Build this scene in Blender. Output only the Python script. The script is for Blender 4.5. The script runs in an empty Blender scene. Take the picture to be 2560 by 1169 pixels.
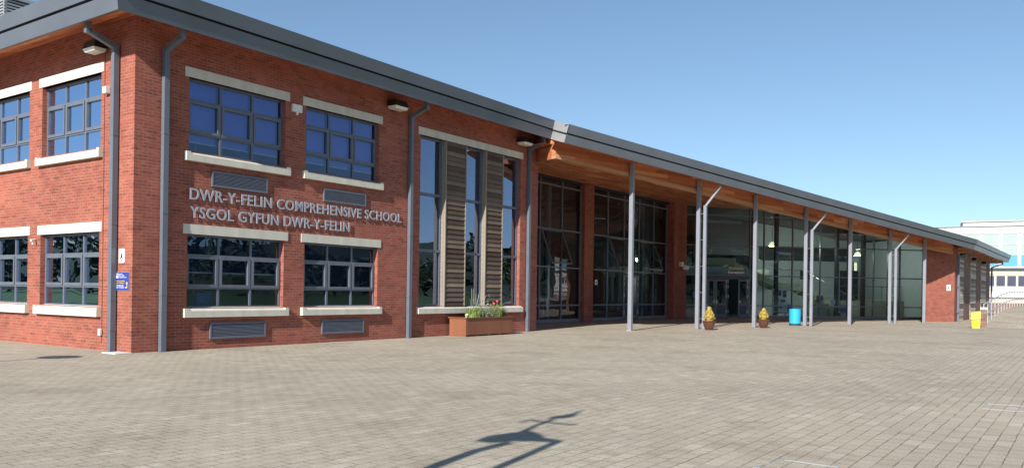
import bpy, math, random
from mathutils import Vector, Matrix
random.seed(7)
R_ = math.radians
C = bpy.context.scene.collection
S = bpy.context.scene

# ------------------------------------------------------------------ camera
FPX, CAM_H = 2065.0, 1.55
cam = bpy.data.cameras.new('camera'); camo = bpy.data.objects.new('camera', cam); C.objects.link(camo)
cam.sensor_fit = 'HORIZONTAL'; cam.sensor_width = 36.0; cam.lens = 36.0*FPX/2560
cam.shift_y = 144.5/2560; cam.clip_start = 0.05; cam.clip_end = 3000
camo.matrix_world = Matrix.Translation((0, 0, CAM_H)) @ Matrix.Rotation(R_(90), 4, 'X') @ Matrix.Rotation(R_(0.82), 4, 'Z')
S.camera = camo
# ------------------------------------------------------------------ sky + sun
AZ, EL = 24.2, 30.4          # the light travels towards this bearing (clockwise from +Y)
w = bpy.data.worlds.new('World'); S.world = w; w.use_nodes = True
nt = w.node_tree; bg = nt.nodes['Background']
sky = nt.nodes.new('ShaderNodeTexSky'); sky.sky_type = 'NISHITA'; sky.sun_disc = False
sky.sun_elevation = R_(EL); sky.sun_rotation = R_(AZ+180)
sky.air_density = 1.0; sky.dust_density = 0.25; sky.ozone_density = 2.2; sky.altitude = 50
tn = nt.nodes.new('ShaderNodeMix'); tn.data_type = 'RGBA'; tn.blend_type = 'MULTIPLY'; tn.inputs[0].default_value = 1.0; tn.inputs[7].default_value = (1.01, 1.055, 1.03, 1)
tc_ = nt.nodes.new('ShaderNodeTexCoord'); va = nt.nodes.new('ShaderNodeVectorMath'); va.operation = 'ADD'; va.inputs[1].default_value = (0, 0, .065)
vn = nt.nodes.new('ShaderNodeVectorMath'); vn.operation = 'NORMALIZE'
nt.links.new(tc_.outputs['Generated'], va.inputs[0]); nt.links.new(va.outputs[0], vn.inputs[0]); nt.links.new(vn.outputs[0], sky.inputs[0])
nt.links.new(sky.outputs[0], tn.inputs[6]); nt.links.new(tn.outputs[2], bg.inputs[0]); bg.inputs[1].default_value = 0.100
sun = bpy.data.lights.new('sun', 'SUN'); suno = bpy.data.objects.new('sun', sun); C.objects.link(suno)
sun.energy = 5.0; sun.angle = R_(0.53); sun.color = (1.0, 0.955, 0.88)
dv = Vector((math.cos(R_(EL))*math.sin(R_(AZ)), math.cos(R_(EL))*math.cos(R_(AZ)), -math.sin(R_(EL))))
suno.rotation_euler = dv.to_track_quat('-Z', 'Y').to_euler(); suno.location = (-10, -20, 30)
S.view_settings.view_transform = 'Standard'; S.view_settings.look = 'None'
S.view_settings.exposure = 0.52; S.view_settings.gamma = 1.0
S.render.engine = 'CYCLES'
S.cycles.max_bounces = 8; S.cycles.transparent_max_bounces = 16; S.cycles.glossy_bounces = 4
S.cycles.sample_clamp_indirect = 6.0

# ------------------------------------------------------------------ frames (metres, z up)
class Fr:
    def __init__(s, o, deg):
        s.o = o; r = R_(deg); s.e = (math.sin(r), math.cos(r)); s.n = (-math.cos(r), math.sin(r)); s.deg = deg
    def w(s, a, b, z=0.0):
        return Vector((s.o[0]+s.e[0]*a+s.n[0]*b, s.o[1]+s.e[1]*a+s.n[1]*b, z))
WORLD = Fr((0, 0), 90); WORLD.n = (0, 1)
F1 = Fr((-8.84, 19.21), 35.07)      # brick wing: x along the long facade, y into the building
F2 = Fr((4.95, 34.5), 51.1)         # line of canopy columns
FL = Fr((11.02, 54.47), 80)         # lobby glazing
F4 = Fr((29.3, 54.6), 35.07)        # far end wall
FW = Fr((26.3, 53.4), 68.4)         # brick wall right of the lobby
RF = Fr((25.12, 43.81), 35.07)      # ramp
FB = Fr((49.05, 90.0), 117.6)       # white building behind
def lerp(a, b, t): return a+(b-a)*t

# ------------------------------------------------------------------ mesh builder
class MB:
    def __init__(s, fr=WORLD): s.fr = fr; s.v = []; s.f = []; s.uv = []
    def face(s, pts, uv=None):
        i = len(s.v)
        s.v += [s.fr.w(*p) for p in pts]; s.f.append(list(range(i, i+len(pts))))
        if uv is None:
            a, b, c = Vector(pts[0]), Vector(pts[1]), Vector(pts[2])
            n = (b-a).cross(c-a)
            if n.length < 1e-9 and len(pts) > 3: n = (c-a).cross(Vector(pts[3])-a)
            m = max(abs(n.x), abs(n.y), abs(n.z))
            if abs(n.z) == m: uv = [(p[0], p[1]) for p in pts]
            elif abs(n.y) == m: uv = [(p[0], p[2]) for p in pts]
            else: uv = [(p[1], p[2]) for p in pts]
        s.uv.append(uv)
    def box(s, x0, x1, y0, y1, z0, z1):
        a = [(x0,y0,z0),(x1,y0,z0),(x1,y1,z0),(x0,y1,z0),(x0,y0,z1),(x1,y0,z1),(x1,y1,z1),(x0,y1,z1)]
        for q in ((0,3,2,1),(4,5,6,7),(0,1,5,4),(1,2,6,5),(2,3,7,6),(3,0,4,7)): s.face([a[k] for k in q])
        return s
    def hexa(s, a):                      # eight corners, bottom four then top four
        for q in ((0,3,2,1),(4,5,6,7),(0,1,5,4),(1,2,6,5),(2,3,7,6),(3,0,4,7)): s.face([a[k] for k in q])
        return s
    def bar(s, p, q, wd, ht=None, up=(0,0,1)):
        p = Vector(p); q = Vector(q); d = (q-p).normalized(); ht = ht or wd
        u = Vector(up)
        if abs(d.dot(u)) > .98: u = Vector((0,1,0))
        a = d.cross(u).normalized()*wd/2; b = a.cross(d).normalized()*ht/2
        return s.hexa([tuple(p-a-b),tuple(p+a-b),tuple(p+a+b),tuple(p-a+b),tuple(q-a-b),tuple(q+a-b),tuple(q+a+b),tuple(q-a+b)])
    def tube(s, p, q, r, r2=None, n=10, caps=True):
        p = Vector(p); q = Vector(q); d = (q-p).normalized(); r2 = r if r2 is None else r2
        u = Vector((0,0,1)) if abs(d.z) < .95 else Vector((1,0,0))
        a = d.cross(u).normalized(); b = a.cross(d).normalized()
        A = [p+(a*math.cos(t)+b*math.sin(t))*r for t in [2*math.pi*k/n for k in range(n)]]
        B = [q+(a*math.cos(t)+b*math.sin(t))*r2 for t in [2*math.pi*k/n for k in range(n)]]
        for k in range(n):
            s.face([tuple(A[k]), tuple(A[(k+1)%n]), tuple(B[(k+1)%n]), tuple(B[k])])
        if caps:
            s.face([tuple(x) for x in reversed(A)]); s.face([tuple(x) for x in B])
        return s
    def lathe(s, c, prof, n=28):
        for (r0, z0), (r1, z1) in zip(prof, prof[1:]):
            for k in range(n):
                t0 = 2*math.pi*k/n; t1 = 2*math.pi*(k+1)/n
                q = [(c[0]+r0*math.cos(t0), c[1]+r0*math.sin(t0), c[2]+z0), (c[0]+r0*math.cos(t1), c[1]+r0*math.sin(t1), c[2]+z0),
                     (c[0]+r1*math.cos(t1), c[1]+r1*math.sin(t1), c[2]+z1), (c[0]+r1*math.cos(t0), c[1]+r1*math.sin(t0), c[2]+z1)]
                if r0 < 1e-5: q = [q[0], q[2], q[3]]
                elif r1 < 1e-5: q = [q[0], q[1], q[2]]
                s.face(q, [(t0*.5, z0), (t1*.5, z0), (t1*.5, z1), (t0*.5, z1)][:len(q)])
        return s

def obj(name, mb, mat, parent=None, smooth=False, bevel=0.0):
    xs = [v.x for v in mb.v]; ys = [v.y for v in mb.v]; zs = [v.z for v in mb.v]
    o0 = Vector(((min(xs)+max(xs))/2, (min(ys)+max(ys))/2, min(zs)))
    me = bpy.data.meshes.new(name)
    me.from_pydata([v-o0 for v in mb.v], [], mb.f)
    ul = me.uv_layers.new(name='UVMap'); k = 0
    for u in mb.uv:
        for c in u: ul.data[k].uv = c; k += 1
    me.materials.append(mat)
    if smooth or bevel:
        import bmesh
        bm = bmesh.new(); bm.from_mesh(me); bmesh.ops.remove_doubles(bm, verts=bm.verts, dist=1e-4)
        bmesh.ops.recalc_face_normals(bm, faces=bm.faces); bm.to_mesh(me); bm.free()
    if smooth:
        for p in me.polygons: p.use_smooth = True
    o = bpy.data.objects.new(name, me); C.objects.link(o)
    if bevel:
        m = o.modifiers.new('bevel', 'BEVEL'); m.width = bevel; m.segments = 2; m.limit_method = 'ANGLE'
    o['_w'] = list(o0)
    if parent: o.parent = parent; o.location = o0-Vector(parent['_w'])
    else: o.location = o0
    return o
def tag(o, label, cat, group=None):
    o['label'] = label; o['category'] = cat
    if group: o['group'] = group
    return o
def thing(name, label, cat, loc, group=None):
    o = bpy.data.objects.new(name, None); C.objects.link(o); o.location = loc; o['_w'] = list(loc)
    o.empty_display_size = .2
    return tag(o, label, cat, group)
def struct(name, mb, mat):
    o = obj(name, mb, mat); o['kind'] = 'structure'; return o

# ------------------------------------------------------------------ materials
def mat(name, col=(.5,.5,.5), rough=.6, metal=0.0, spec=.5):
    m = bpy.data.materials.new(name); m.use_nodes = True
    b = m.node_tree.nodes['Principled BSDF']
    b.inputs['Base Color'].default_value = (*col, 1); b.inputs['Roughness'].default_value = rough
    b.inputs['Metallic'].default_value = metal; b.inputs['Specular IOR Level'].default_value = spec
    return m
def N(m, t, **k):
    n = m.node_tree.nodes.new(t)
    for a, v in k.items():
        if a in n.inputs: n.inputs[a].default_value = v
        else: setattr(n, a, v)
    return n
def K(m, a, b): m.node_tree.links.new(a, b)
def bsdf(m): return m.node_tree.nodes['Principled BSDF']
def ramp(m, stops):
    r = N(m, 'ShaderNodeValToRGB')
    while len(r.color_ramp.elements) < len(stops): r.color_ramp.elements.new(.5)
    for e, (p, c) in zip(r.color_ramp.elements, stops): e.position = p; e.color = (*c, 1)
    return r
def mixc(m, f, a, b, mode='MIX'):
    n = N(m, 'ShaderNodeMix', data_type='RGBA', blend_type=mode)
    if hasattr(f, 'node'): K(m, f, n.inputs[0])
    else: n.inputs[0].default_value = f
    for i, x in ((6, a), (7, b)):
        if hasattr(x, 'node'): K(m, x, n.inputs[i])
        else: n.inputs[i].default_value = (*x, 1)
    return n.outputs[2]
def noisy(name, col, var=.15, scale=6, rough=.6, metal=0.0, spec=.5, streak=False):
    m = mat(name, col, rough, metal, spec)
    tc = N(m, 'ShaderNodeTexCoord'); mp = N(m, 'ShaderNodeMapping')
    if streak: mp.inputs['Scale'].default_value = (1, 1, .15)
    K(m, tc.outputs['Object'], mp.inputs[0])
    no = N(m, 'ShaderNodeTexNoise', Scale=scale, Detail=5.0); K(m, mp.outputs[0], no.inputs['Vector'])
    r = ramp(m, [(.3, tuple(c*(1-var) for c in col)), (.7, tuple(min(1, c*(1+var)) for c in col))])
    K(m, no.outputs[0], r.inputs[0]); K(m, r.outputs[0], bsdf(m).inputs['Base Color'])
    rr = N(m, 'ShaderNodeMapRange'); rr.inputs[3].default_value = rough*.85; rr.inputs[4].default_value = min(1, rough*1.2)
    K(m, no.outputs[0], rr.inputs[0]); K(m, rr.outputs[0], bsdf(m).inputs['Roughness'])
    return m
def white_noise_cells(m, uv, bw, bh, off=.5):
    """an id per brick: returns value output 0..1"""
    sx = N(m, 'ShaderNodeSeparateXYZ'); K(m, uv, sx.inputs[0])
    row = N(m, 'ShaderNodeMath', operation='DIVIDE'); K(m, sx.outputs[1], row.inputs[0]); row.inputs[1].default_value = bh
    fl = N(m, 'ShaderNodeMath', operation='FLOOR'); K(m, row.outputs[0], fl.inputs[0])
    md = N(m, 'ShaderNodeMath', operation='FLOORED_MODULO'); K(m, fl.outputs[0], md.inputs[0]); md.inputs[1].default_value = 2
    mo = N(m, 'ShaderNodeMath', operation='MULTIPLY'); K(m, md.outputs[0], mo.inputs[0]); mo.inputs[1].default_value = off
    cx = N(m, 'ShaderNodeMath', operation='DIVIDE'); K(m, sx.outputs[0], cx.inputs[0]); cx.inputs[1].default_value = bw
    ad = N(m, 'ShaderNodeMath', operation='ADD'); K(m, cx.outputs[0], ad.inputs[0]); K(m, mo.outputs[0], ad.inputs[1])
    fx = N(m, 'ShaderNodeMath', operation='FLOOR'); K(m, ad.outputs[0], fx.inputs[0])
    cb = N(m, 'ShaderNodeCombineXYZ'); K(m, fx.outputs[0], cb.inputs[0]); K(m, fl.outputs[0], cb.inputs[1])
    wn = N(m, 'ShaderNodeTexWhiteNoise', noise_dimensions='2D'); K(m, cb.outputs[0], wn.inputs['Vector'])
    return wn.outputs['Value'], wn.outputs['Color']
def masonry(name, bw, bh, mortar, stops, mcol, rough=.85, bump=.35, off=.5, big=.25, bigscale=.35, streaks=None, distort=0.0, spec=.3, gum=None):
    m = mat(name, (.4,.2,.1), rough, spec=spec)
    uvn = N(m, 'ShaderNodeUVMap', uv_map='UVMap'); uv = uvn.outputs[0]
    if distort:
        dn = N(m, 'ShaderNodeTexNoise', Scale=2.2, Detail=2.0); K(m, uv, dn.inputs['Vector'])
        sb = N(m, 'ShaderNodeVectorMath', operation='SUBTRACT'); K(m, dn.outputs['Color'], sb.inputs[0]); sb.inputs[1].default_value = (.5,.5,.5)
        sc = N(m, 'ShaderNodeVectorMath', operation='SCALE'); K(m, sb.outputs[0], sc.inputs[0]); sc.inputs['Scale'].default_value = distort
        ad = N(m, 'ShaderNodeVectorMath', operation='ADD'); K(m, uv, ad.inputs[0]); K(m, sc.outputs[0], ad.inputs[1]); uv = ad.outputs[0]
    br = N(m, 'ShaderNodeTexBrick', offset=off, offset_frequency=2, squash=1.0)
    K(m, uv, br.inputs['Vector'])
    for k, v in (('Scale', 1.0), ('Mortar Size', mortar), ('Mortar Smooth', .25), ('Bias', 0.0), ('Brick Width', bw), ('Row Height', bh)): br.inputs[k].default_value = v
    val, colr = white_noise_cells(m, uv, bw, bh, off)
    r = ramp(m, stops); K(m, val, r.inputs[0])
    c = r.outputs[0]
    n1 = N(m, 'ShaderNodeTexNoise', Scale=bigscale, Detail=5.0, Roughness=.6); K(m, uv, n1.inputs['Vector'])
    r1 = ramp(m, [(.3, (1-big,)*3), (.7, (1+big*.6,)*3)]); K(m, n1.outputs[0], r1.inputs[0])
    c = mixc(m, 1.0, c, r1.outputs[0], 'MULTIPLY')
    n2 = N(m, 'ShaderNodeTexNoise', Scale=45.0, Detail=3.0); K(m, uv, n2.inputs['Vector'])
    r2 = ramp(m, [(.3, (.82,)*3), (.7, (1.12,)*3)]); K(m, n2.outputs[0], r2.inputs[0])
    c = mixc(m, 1.0, c, r2.outputs[0], 'MULTIPLY')
    # gaps in the pointing: only part of the joints show
    n3 = N(m, 'ShaderNodeTexNoise', Scale=3.0, Detail=3.0); K(m, uv, n3.inputs['Vector'])
    r3 = ramp(m, [(.38, (.35,)*3), (.6, (1,)*3)]); K(m, n3.outputs[0], r3.inputs[0])
    mu = N(m, 'ShaderNodeMath', operation='MULTIPLY'); K(m, br.outputs['Fac'], mu.inputs[0]); K(m, r3.outputs[0], mu.inputs[1])
    c = mixc(m, mu.outputs[0], c, mcol)
    if streaks:     # pale lime bloom in patches
        n4 = N(m, 'ShaderNodeTexNoise', Scale=1.3, Detail=8.0, Roughness=.75); K(m, uv, n4.inputs['Vector'])
        r4 = ramp(m, [(.64, (0,)*3), (.76, (streaks[1],)*3)]); K(m, n4.outputs[0], r4.inputs[0])
        c = mixc(m, r4.outputs[0], c, streaks[0])
    if gum:         # trodden gum spots and darker worn patches
        vo = N(m, 'ShaderNodeTexVoronoi', Scale=1.7, Randomness=1.0); K(m, uv, vo.inputs['Vector'])
        rg = ramp(m, [(.018, (1,)*3), (.026, (0,)*3)]); K(m, vo.outputs['Distance'], rg.inputs[0])
        c = mixc(m, rg.outputs[0], c, gum)
        n5 = N(m, 'ShaderNodeTexNoise', Scale=.55, Detail=9.0, Roughness=.7); K(m, uv, n5.inputs['Vector'])
        r5 = ramp(m, [(.52, (1,)*3), (.66, (.82,.81,.79))]); K(m, n5.outputs[0], r5.inputs[0])
        c = mixc(m, 1.0, c, r5.outputs[0], 'MULTIPLY')
    K(m, c, bsdf(m).inputs['Base Color'])
    inv = N(m, 'ShaderNodeMath', operation='SUBTRACT'); inv.inputs[0].default_value = 1; K(m, br.outputs['Fac'], inv.inputs[1])
    h = N(m, 'ShaderNodeMath', operation='ADD'); K(m, inv.outputs[0], h.inputs[0])
    vs = N(m, 'ShaderNodeMath', operation='MULTIPLY'); K(m, val, vs.inputs[0]); vs.inputs[1].default_value = .35; K(m, vs.outputs[0], h.inputs[1])
    h2 = N(m, 'ShaderNodeMath', operation='MULTIPLY_ADD'); K(m, n2.outputs[0], h2.inputs[0]); h2.inputs[1].default_value = .5; K(m, h.outputs[0], h2.inputs[2])
    bp = N(m, 'ShaderNodeBump', Strength=bump, Distance=.006); K(m, h2.outputs[0], bp.inputs['Height']); K(m, bp.outputs[0], bsdf(m).inputs['Normal'])
    return m
M = {}
M['brick'] = masonry('red_brick', .225, .075, .0045,
    [(0, (.225,.070,.050)), (.12, (.29,.086,.059)), (.5, (.34,.100,.067)), (.86, (.375,.117,.077)), (1, (.285,.090,.066))],
    (.39,.26,.20), bump=.25, streaks=((.6,.48,.42), .45))
M['paver'] = masonry('block_paving', .235, .16, .0065,
    [(0, (.39,.337,.262)), (.25, (.408,.354,.277)), (.6, (.42,.366,.288)), (.9, (.445,.39,.308)), (1, (.49,.43,.345))],
    (.15,.122,.092), rough=.9, bump=.4, big=.13, bigscale=.22, distort=.02, spec=.15, streaks=((.50,.46,.39), .5), gum=(.13,.12,.11))
M['soffit_wood'] = masonry('cedar_boards', 1.35, .115, .003,
    [(0, (.36,.105,.045)), (.3, (.52,.165,.07)), (.7, (.66,.225,.095)), (.93, (.74,.30,.14)), (1, (.84,.48,.25))],
    (.10,.03,.015), rough=.5, bump=.15, off=.37, big=.15, spec=.4)
M['beam_wood'] = masonry('laminated_beam_wood', 2.4, .15, .0015,
    [(0, (.34,.11,.05)), (.5, (.46,.165,.078)), (.9, (.54,.22,.11)), (1, (.66,.36,.19))], (.15,.06,.03), rough=.5, bump=.1, off=.31, big=.1)
M['pale_wood'] = masonry('pale_laminated_wood', 3.1, .2, .001,
    [(0, (.44,.21,.10)), (1, (.58,.33,.18))], (.4,.2,.1), rough=.5, bump=.05, big=.1)
def weathered():
    m = masonry('weathered_timber', 30.0, .1683, .0, [(0, (.085,.055,.042)), (.3, (.135,.095,.07)), (.5, (.125,.102,.088)), (.75, (.18,.13,.096)), (1, (.25,.185,.135))],
        (.05,.04,.03), rough=.8, bump=.2, off=0, big=.25, bigscale=.8)
    return m
M['cladding'] = weathered()
M['cladding_sunlit'] = masonry('sunlit_weathered_timber', 30.0, .168, .0, [(0, (.20,.15,.12)), (.3, (.45,.38,.31)), (.6, (.62,.55,.46)), (1, (.70,.64,.55))], (.05,.04,.03), rough=.8, bump=.2, off=0, big=.2, bigscale=.8)  # boards lightened to paint in the raking sun on the end wall
M['frame'] = noisy('grey_window_frame', (.125,.142,.178), .06, 3, .38, .0)
M['mullion'] = noisy('pale_grey_mullion', (.19,.21,.25), .06, 3, .36)
M['frame_dark'] = noisy('dark_grey_frame', (.055,.065,.08), .08, 3, .4)
M['fascia'] = noisy('grey_fascia_panel', (.122,.136,.162), .08, .8, .33, .0, .7)
M['pale_and_sunlit'] = noisy('pale_and_sunlit_grey', (.34,.35,.36), .04, 2, .35)  # real pale metal parts, and sunlight painted into the turned fascia facet
M['groove'] = mat('dark_groove', (.02,.025,.035), .6)
M['pipe'] = noisy('grey_painted_steel', (.125,.145,.18), .06, 3, .36)
M['column'] = noisy('silver_grey_painted_steel', (.235,.25,.285), .06, 2.5, .35)
M['stone'] = noisy('cast_stone', (.60,.575,.49), .11, 2.6, .75, streak=True)
M['roof'] = mat('roof_membrane', (.2,.21,.22), .8)
M['white'] = noisy('white_plastic', (.78,.78,.76), .05, 8, .4)
M['black'] = mat('black_housing', (.015,.015,.017), .45)
M['lens'] = noisy('frosted_lens', (.72,.71,.66), .05, 10, .3)
M['steel'] = mat('brushed_steel', (.62,.62,.62), .28, 1.0)
M['galv'] = noisy('galvanised_rail', (.52,.54,.56), .08, 12, .4, .35)
M['letter'] = mat('letter_grey', (.36,.38,.43), .38, .1)
M['trimboard'] = noisy('weathered_trim_board', (.27,.235,.19), .12, 3, .8, streak=True)
M['brick_dark'] = masonry('brown_brick', .225, .075, .006, [(0, (.16,.095,.08)), (.5, (.23,.14,.115)), (1, (.29,.18,.15))], (.25,.19,.16), bump=.2)
M['plaster'] = noisy('interior_plaster', (.62,.70,.68), .05, 1.5, .9)
M['ceiling'] = mat('ceiling_white', (.6,.62,.62), .9)
M['floor_in'] = mat('interior_floor', (.10,.11,.12), .45)
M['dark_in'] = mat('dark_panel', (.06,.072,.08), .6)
M['stair'] = noisy('stair_stringer_cream', (.66,.70,.52), .05, 2, .7)
M['desk'] = noisy('desk_panel', (.40,.43,.33), .06, 2, .5)
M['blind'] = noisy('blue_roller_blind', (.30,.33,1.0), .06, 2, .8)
M['blind_left'] = noisy('dimmed_blue_roller_blind', (.035,.065,.19), .08, 2, .8)  # left blinds darkened in colour to offset the sun on them
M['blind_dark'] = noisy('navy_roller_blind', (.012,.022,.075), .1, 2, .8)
M['blindbar'] = mat('white_blind_bar', (.75,.78,.82), .5)
M['paper'] = mat('paper', (.55,.72,.74), .8)
M['bluebox'] = mat('blue_plastic_box', (.06,.12,.45), .4)
M['planter'] = noisy('rusty_brown_planter', (.235,.088,.042), .14, 2.5, .6, streak=True)
M['soil'] = noisy('soil', (.05,.035,.022), .3, 20, 1)
M['pot'] = noisy('glazed_brown_pot', (.105,.042,.030), .2, 6, .22)
M['bin'] = mat('cyan_blue_plastic', (.035,.42,.74), .42)
M['binbase'] = mat('dark_bin_base', (.05,.05,.055), .6)
M['yellow'] = noisy('yellow_grit_bin', (.66,.54,.035), .05, 4, .5)
M['signblue'] = mat('sign_blue', (.035,.06,.33), .35)
M['signwhite'] = mat('sign_white', (.9,.9,.9), .4)
M['signyellow'] = mat('sign_yellow', (.85,.62,.06), .4)
M['signblack'] = mat('sign_black', (.02,.02,.02), .5)
M['brass'] = mat('sign_edge', (.45,.36,.26), .4, .3)
M['render_w'] = noisy('white_render', (.57,.57,.55), .04, .6, .8)
M['render_c'] = noisy('cream_render', (.50,.46,.39), .05, .6, .8)
M['panel_blue'] = noisy('sky_blue_panel', (.09,.33,.50), .05, .6, .4)
M['panel_green'] = noisy('pale_green_blind_glass', (.36,.45,.43), .06, .4, .25)
M['glass_dark'] = noisy('dark_violet_glass', (.085,.09,.13), .3, .5, .12)
M['caster'] = noisy('rusted_steel', (.20,.10,.06), .3, 6, .7)
M['trunk'] = noisy('bark', (.09,.065,.045), .3, 8, .9)
M['asphalt'] = noisy('asphalt', (.06,.06,.06), .2, 3, .9)
def emis(name, col, st):
    m = mat(name, col, .5); b = bsdf(m); b.inputs['Emission Color'].default_value = (*col, 1); b.inputs['Emission Strength'].default_value = st; return m
M['lamp'] = emis('lamp_glow', (1.0, .93, .55), 1.1)
def glass(name, tint=(.80,.86,.86), boost=1.25, base=.03, rough=0.0, bumpy=.0, gtint=(.92,.95,1)):
    m = bpy.data.materials.new(name); m.use_nodes = True; t = m.node_tree; t.nodes.clear()
    o = N(m, 'ShaderNodeOutputMaterial'); mx = N(m, 'ShaderNodeMixShader'); tr = N(m, 'ShaderNodeBsdfTransparent'); gl = N(m, 'ShaderNodeBsdfGlossy')
    tr.inputs[0].default_value = (*tint, 1); gl.inputs['Roughness'].default_value = rough; gl.inputs[0].default_value = (*gtint, 1)
    fr = N(m, 'ShaderNodeFresnel', IOR=1.55); ma = N(m, 'ShaderNodeMath', operation='MULTIPLY_ADD', use_clamp=True)
    K(m, fr.outputs[0], ma.inputs[0]); ma.inputs[1].default_value = boost; ma.inputs[2].default_value = base
    if bumpy:
        tc = N(m, 'ShaderNodeUVMap', uv_map='UVMap'); no = N(m, 'ShaderNodeTexNoise', Scale=.9, Detail=1.0); K(m, tc.outputs[0], no.inputs['Vector'])
        bp = N(m, 'ShaderNodeBump', Strength=1.0, Distance=bumpy); K(m, no.outputs[0], bp.inputs['Height'])
        K(m, bp.outputs[0], gl.inputs['Normal'])
    K(m, ma.outputs[0], mx.inputs[0]); K(m, tr.outputs[0], mx.inputs[1]); K(m, gl.outputs[0], mx.inputs[2]); K(m, mx.outputs[0], o.inputs[0])
    return m
M['glass'] = glass('window_glass', (.74,.82,.88), 1.2, .10, bumpy=.004, gtint=(.52,.64,.86))
M['glass_stair'] = glass('stair_window_glass', (.55,.62,.66), 1.6, .24, bumpy=.004, gtint=(.66,.74,1.0))
M['glass_tint'] = glass('tinted_curtain_glass', (.47,.60,.68), 1.2, .018, bumpy=.003)
M['glass_sash'] = glass('tinted_sash_glass', (.40,.50,.53), .10, .0)
M['glass_clear'] = glass('clear_balustrade_glass', (.85,.92,.92), .8, .01)
def leafmat(name, stops, rough=.55):
    m = mat(name, (.1,.2,.05), rough)
    g = N(m, 'ShaderNodeNewGeometry'); r = ramp(m, stops); K(m, g.outputs['Random Per Island'], r.inputs[0]); K(m, r.outputs[0], bsdf(m).inputs['Base Color'])
    return m
M['leaf_tree'] = leafmat('tree_leaves', [(0, (.02,.042,.016)), (.5, (.035,.068,.024)), (1, (.06,.10,.035))])
M['leaf_dark'] = leafmat('dark_woodland_leaves', [(0, (.010,.020,.012)), (.5, (.017,.032,.017)), (1, (.03,.05,.026))])
M['leaf_gold'] = leafmat('golden_conifer_leaves', [(0, (.20,.15,.02)), (.4, (.48,.34,.05)), (.8, (.66,.48,.12)), (1, (.80,.62,.28))])
M['leaf_lime'] = leafmat('lime_leaves', [(0, (.12,.19,.04)), (.5, (.28,.36,.09)), (1, (.46,.50,.20))])
M['leaf_grey'] = leafmat('silvery_leaves', [(0, (.12,.18,.09)), (.5, (.32,.38,.24)), (1, (.58,.60,.48))])
M['leaf_green'] = leafmat('green_leaves', [(0, (.05,.10,.03)), (.6, (.14,.21,.07)), (1, (.26,.32,.13))])
M['plume'] = leafmat('dry_grass_plume', [(0, (.40,.33,.22)), (1, (.66,.57,.42))])
M['tulip'] = mat('red_tulip', (.72,.06,.09), .5)
def lawnmat():
    m = noisy('lawn_grass', (.05,.10,.022), .35, .5, 1.0)
    return m
M['lawn'] = lawnmat()
M['hill'] = noisy('hill_grass_and_heather', (.032,.05,.028), .35, .012, 1.0)

# ------------------------------------------------------------------ ground
m_ = MB(F1)      # one sheet to the horizon
m_.face([(-1500,-1500,-.03),(1500,-1500,-.03),(1500,1500,-.03),(-1500,1500,-.03)])
struct('lawn', m_, M['lawn'])
m_ = MB(F1)
m_.face([(-75,-28,0),(62,-28,0),(62,14,0),(-75,14,0)])
m_.face([(62,-20,0),(115,-20,0),(115,14,0),(62,14,0)])
m_.face([(-75,14,0),(-.2,14,0),(-.2,45,0),(-75,45,0)])
struct('paving', m_, M['paver'])
m_ = MB(F1)
m_.box(-75,62,-28.15,-28,-.03,.09); m_.box(62.01,115,-20.15,-20,-.03,.09); m_.box(62,62.15,-28,-20.16,-.03,.09)
struct('kerb', m_, M['stone'])

# ------------------------------------------------------------------ school building
B = thing('school_building', 'long red brick school with grey roof edge, timber soffit, glazed lobby and canopy', 'building', F1.w(0, 0, 0))
def part(name, mb, m, parent=None, **k): return obj(name, mb, M[m], parent or B, **k)

def wall_with_holes(mb, a0, a1, z0, z1, holes, axis='x', depth=.17):
    """a brick sheet on n=0 (axis x) or on s=0 (axis y) with openings and reveals turned inwards"""
    P = (lambda a, n, z: (a, n, z)) if axis == 'x' else (lambda a, n, z: (n, a, z))
    xs = sorted({a0, a1, *[h[0] for h in holes], *[h[1] for h in holes]}); zs = sorted({z0, z1, *[h[2] for h in holes], *[h[3] for h in holes]})
    for x0, x1 in zip(xs, xs[1:]):
        for q0, q1 in zip(zs, zs[1:]):
            cx, cz = (x0+x1)/2, (q0+q1)/2
            if any(h[0] < cx < h[1] and h[2] < cz < h[3] for h in holes): continue
            for n in (0, .3): mb.face([P(x0,n,q0), P(x1,n,q0), P(x1,n,q1), P(x0,n,q1)])
    for h in holes:
        for q in ([P(h[0],0,h[2]),P(h[0],.3,h[2]),P(h[0],.3,h[3]),P(h[0],0,h[3])], [P(h[1],0,h[2]),P(h[1],.3,h[2]),P(h[1],.3,h[3]),P(h[1],0,h[3])],
                  [P(h[0],0,h[2]),P(h[1],0,h[2]),P(h[1],.3,h[2]),P(h[0],.3,h[2])], [P(h[0],0,h[3]),P(h[1],0,h[3]),P(h[1],.3,h[3]),P(h[0],.3,h[3])]):
            mb.face(q)
GZ = (1.04, 2.87); UZ = (4.90, 6.73)
W1X = [(1.42, 4.39), (5.12, 8.05)]; TALL = (10.0, 15.87, 1.02, 6.72)
LX = [(1.46, 4.38), (5.06, 7.98), (8.70, 11.6)]
ZW = 7.86
mb = MB(F1)
wall_with_holes(mb, 0, 17.1, -.05, ZW, [(a, b, *z) for a, b in W1X for z in (GZ, UZ)]+[TALL])
mb.face([(17.1,0,-.05),(17.1,4.1,-.05),(17.1,4.1,ZW),(17.1,0,ZW)])
part('wall', mb, 'brick')
mb = MB(F1)
wall_with_holes(mb, 0, 14.6, -.05, ZW, [(a, b, *z) for a, b in LX for z in (GZ, UZ)], axis='y')
part('wall', mb, 'brick')
mb = MB(F1); mb.face([(0,14.6,-.05),(17.1,14.6,-.05),(17.1,14.6,ZW),(0,14.6,ZW)]); part('wall', mb, 'brick')

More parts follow.
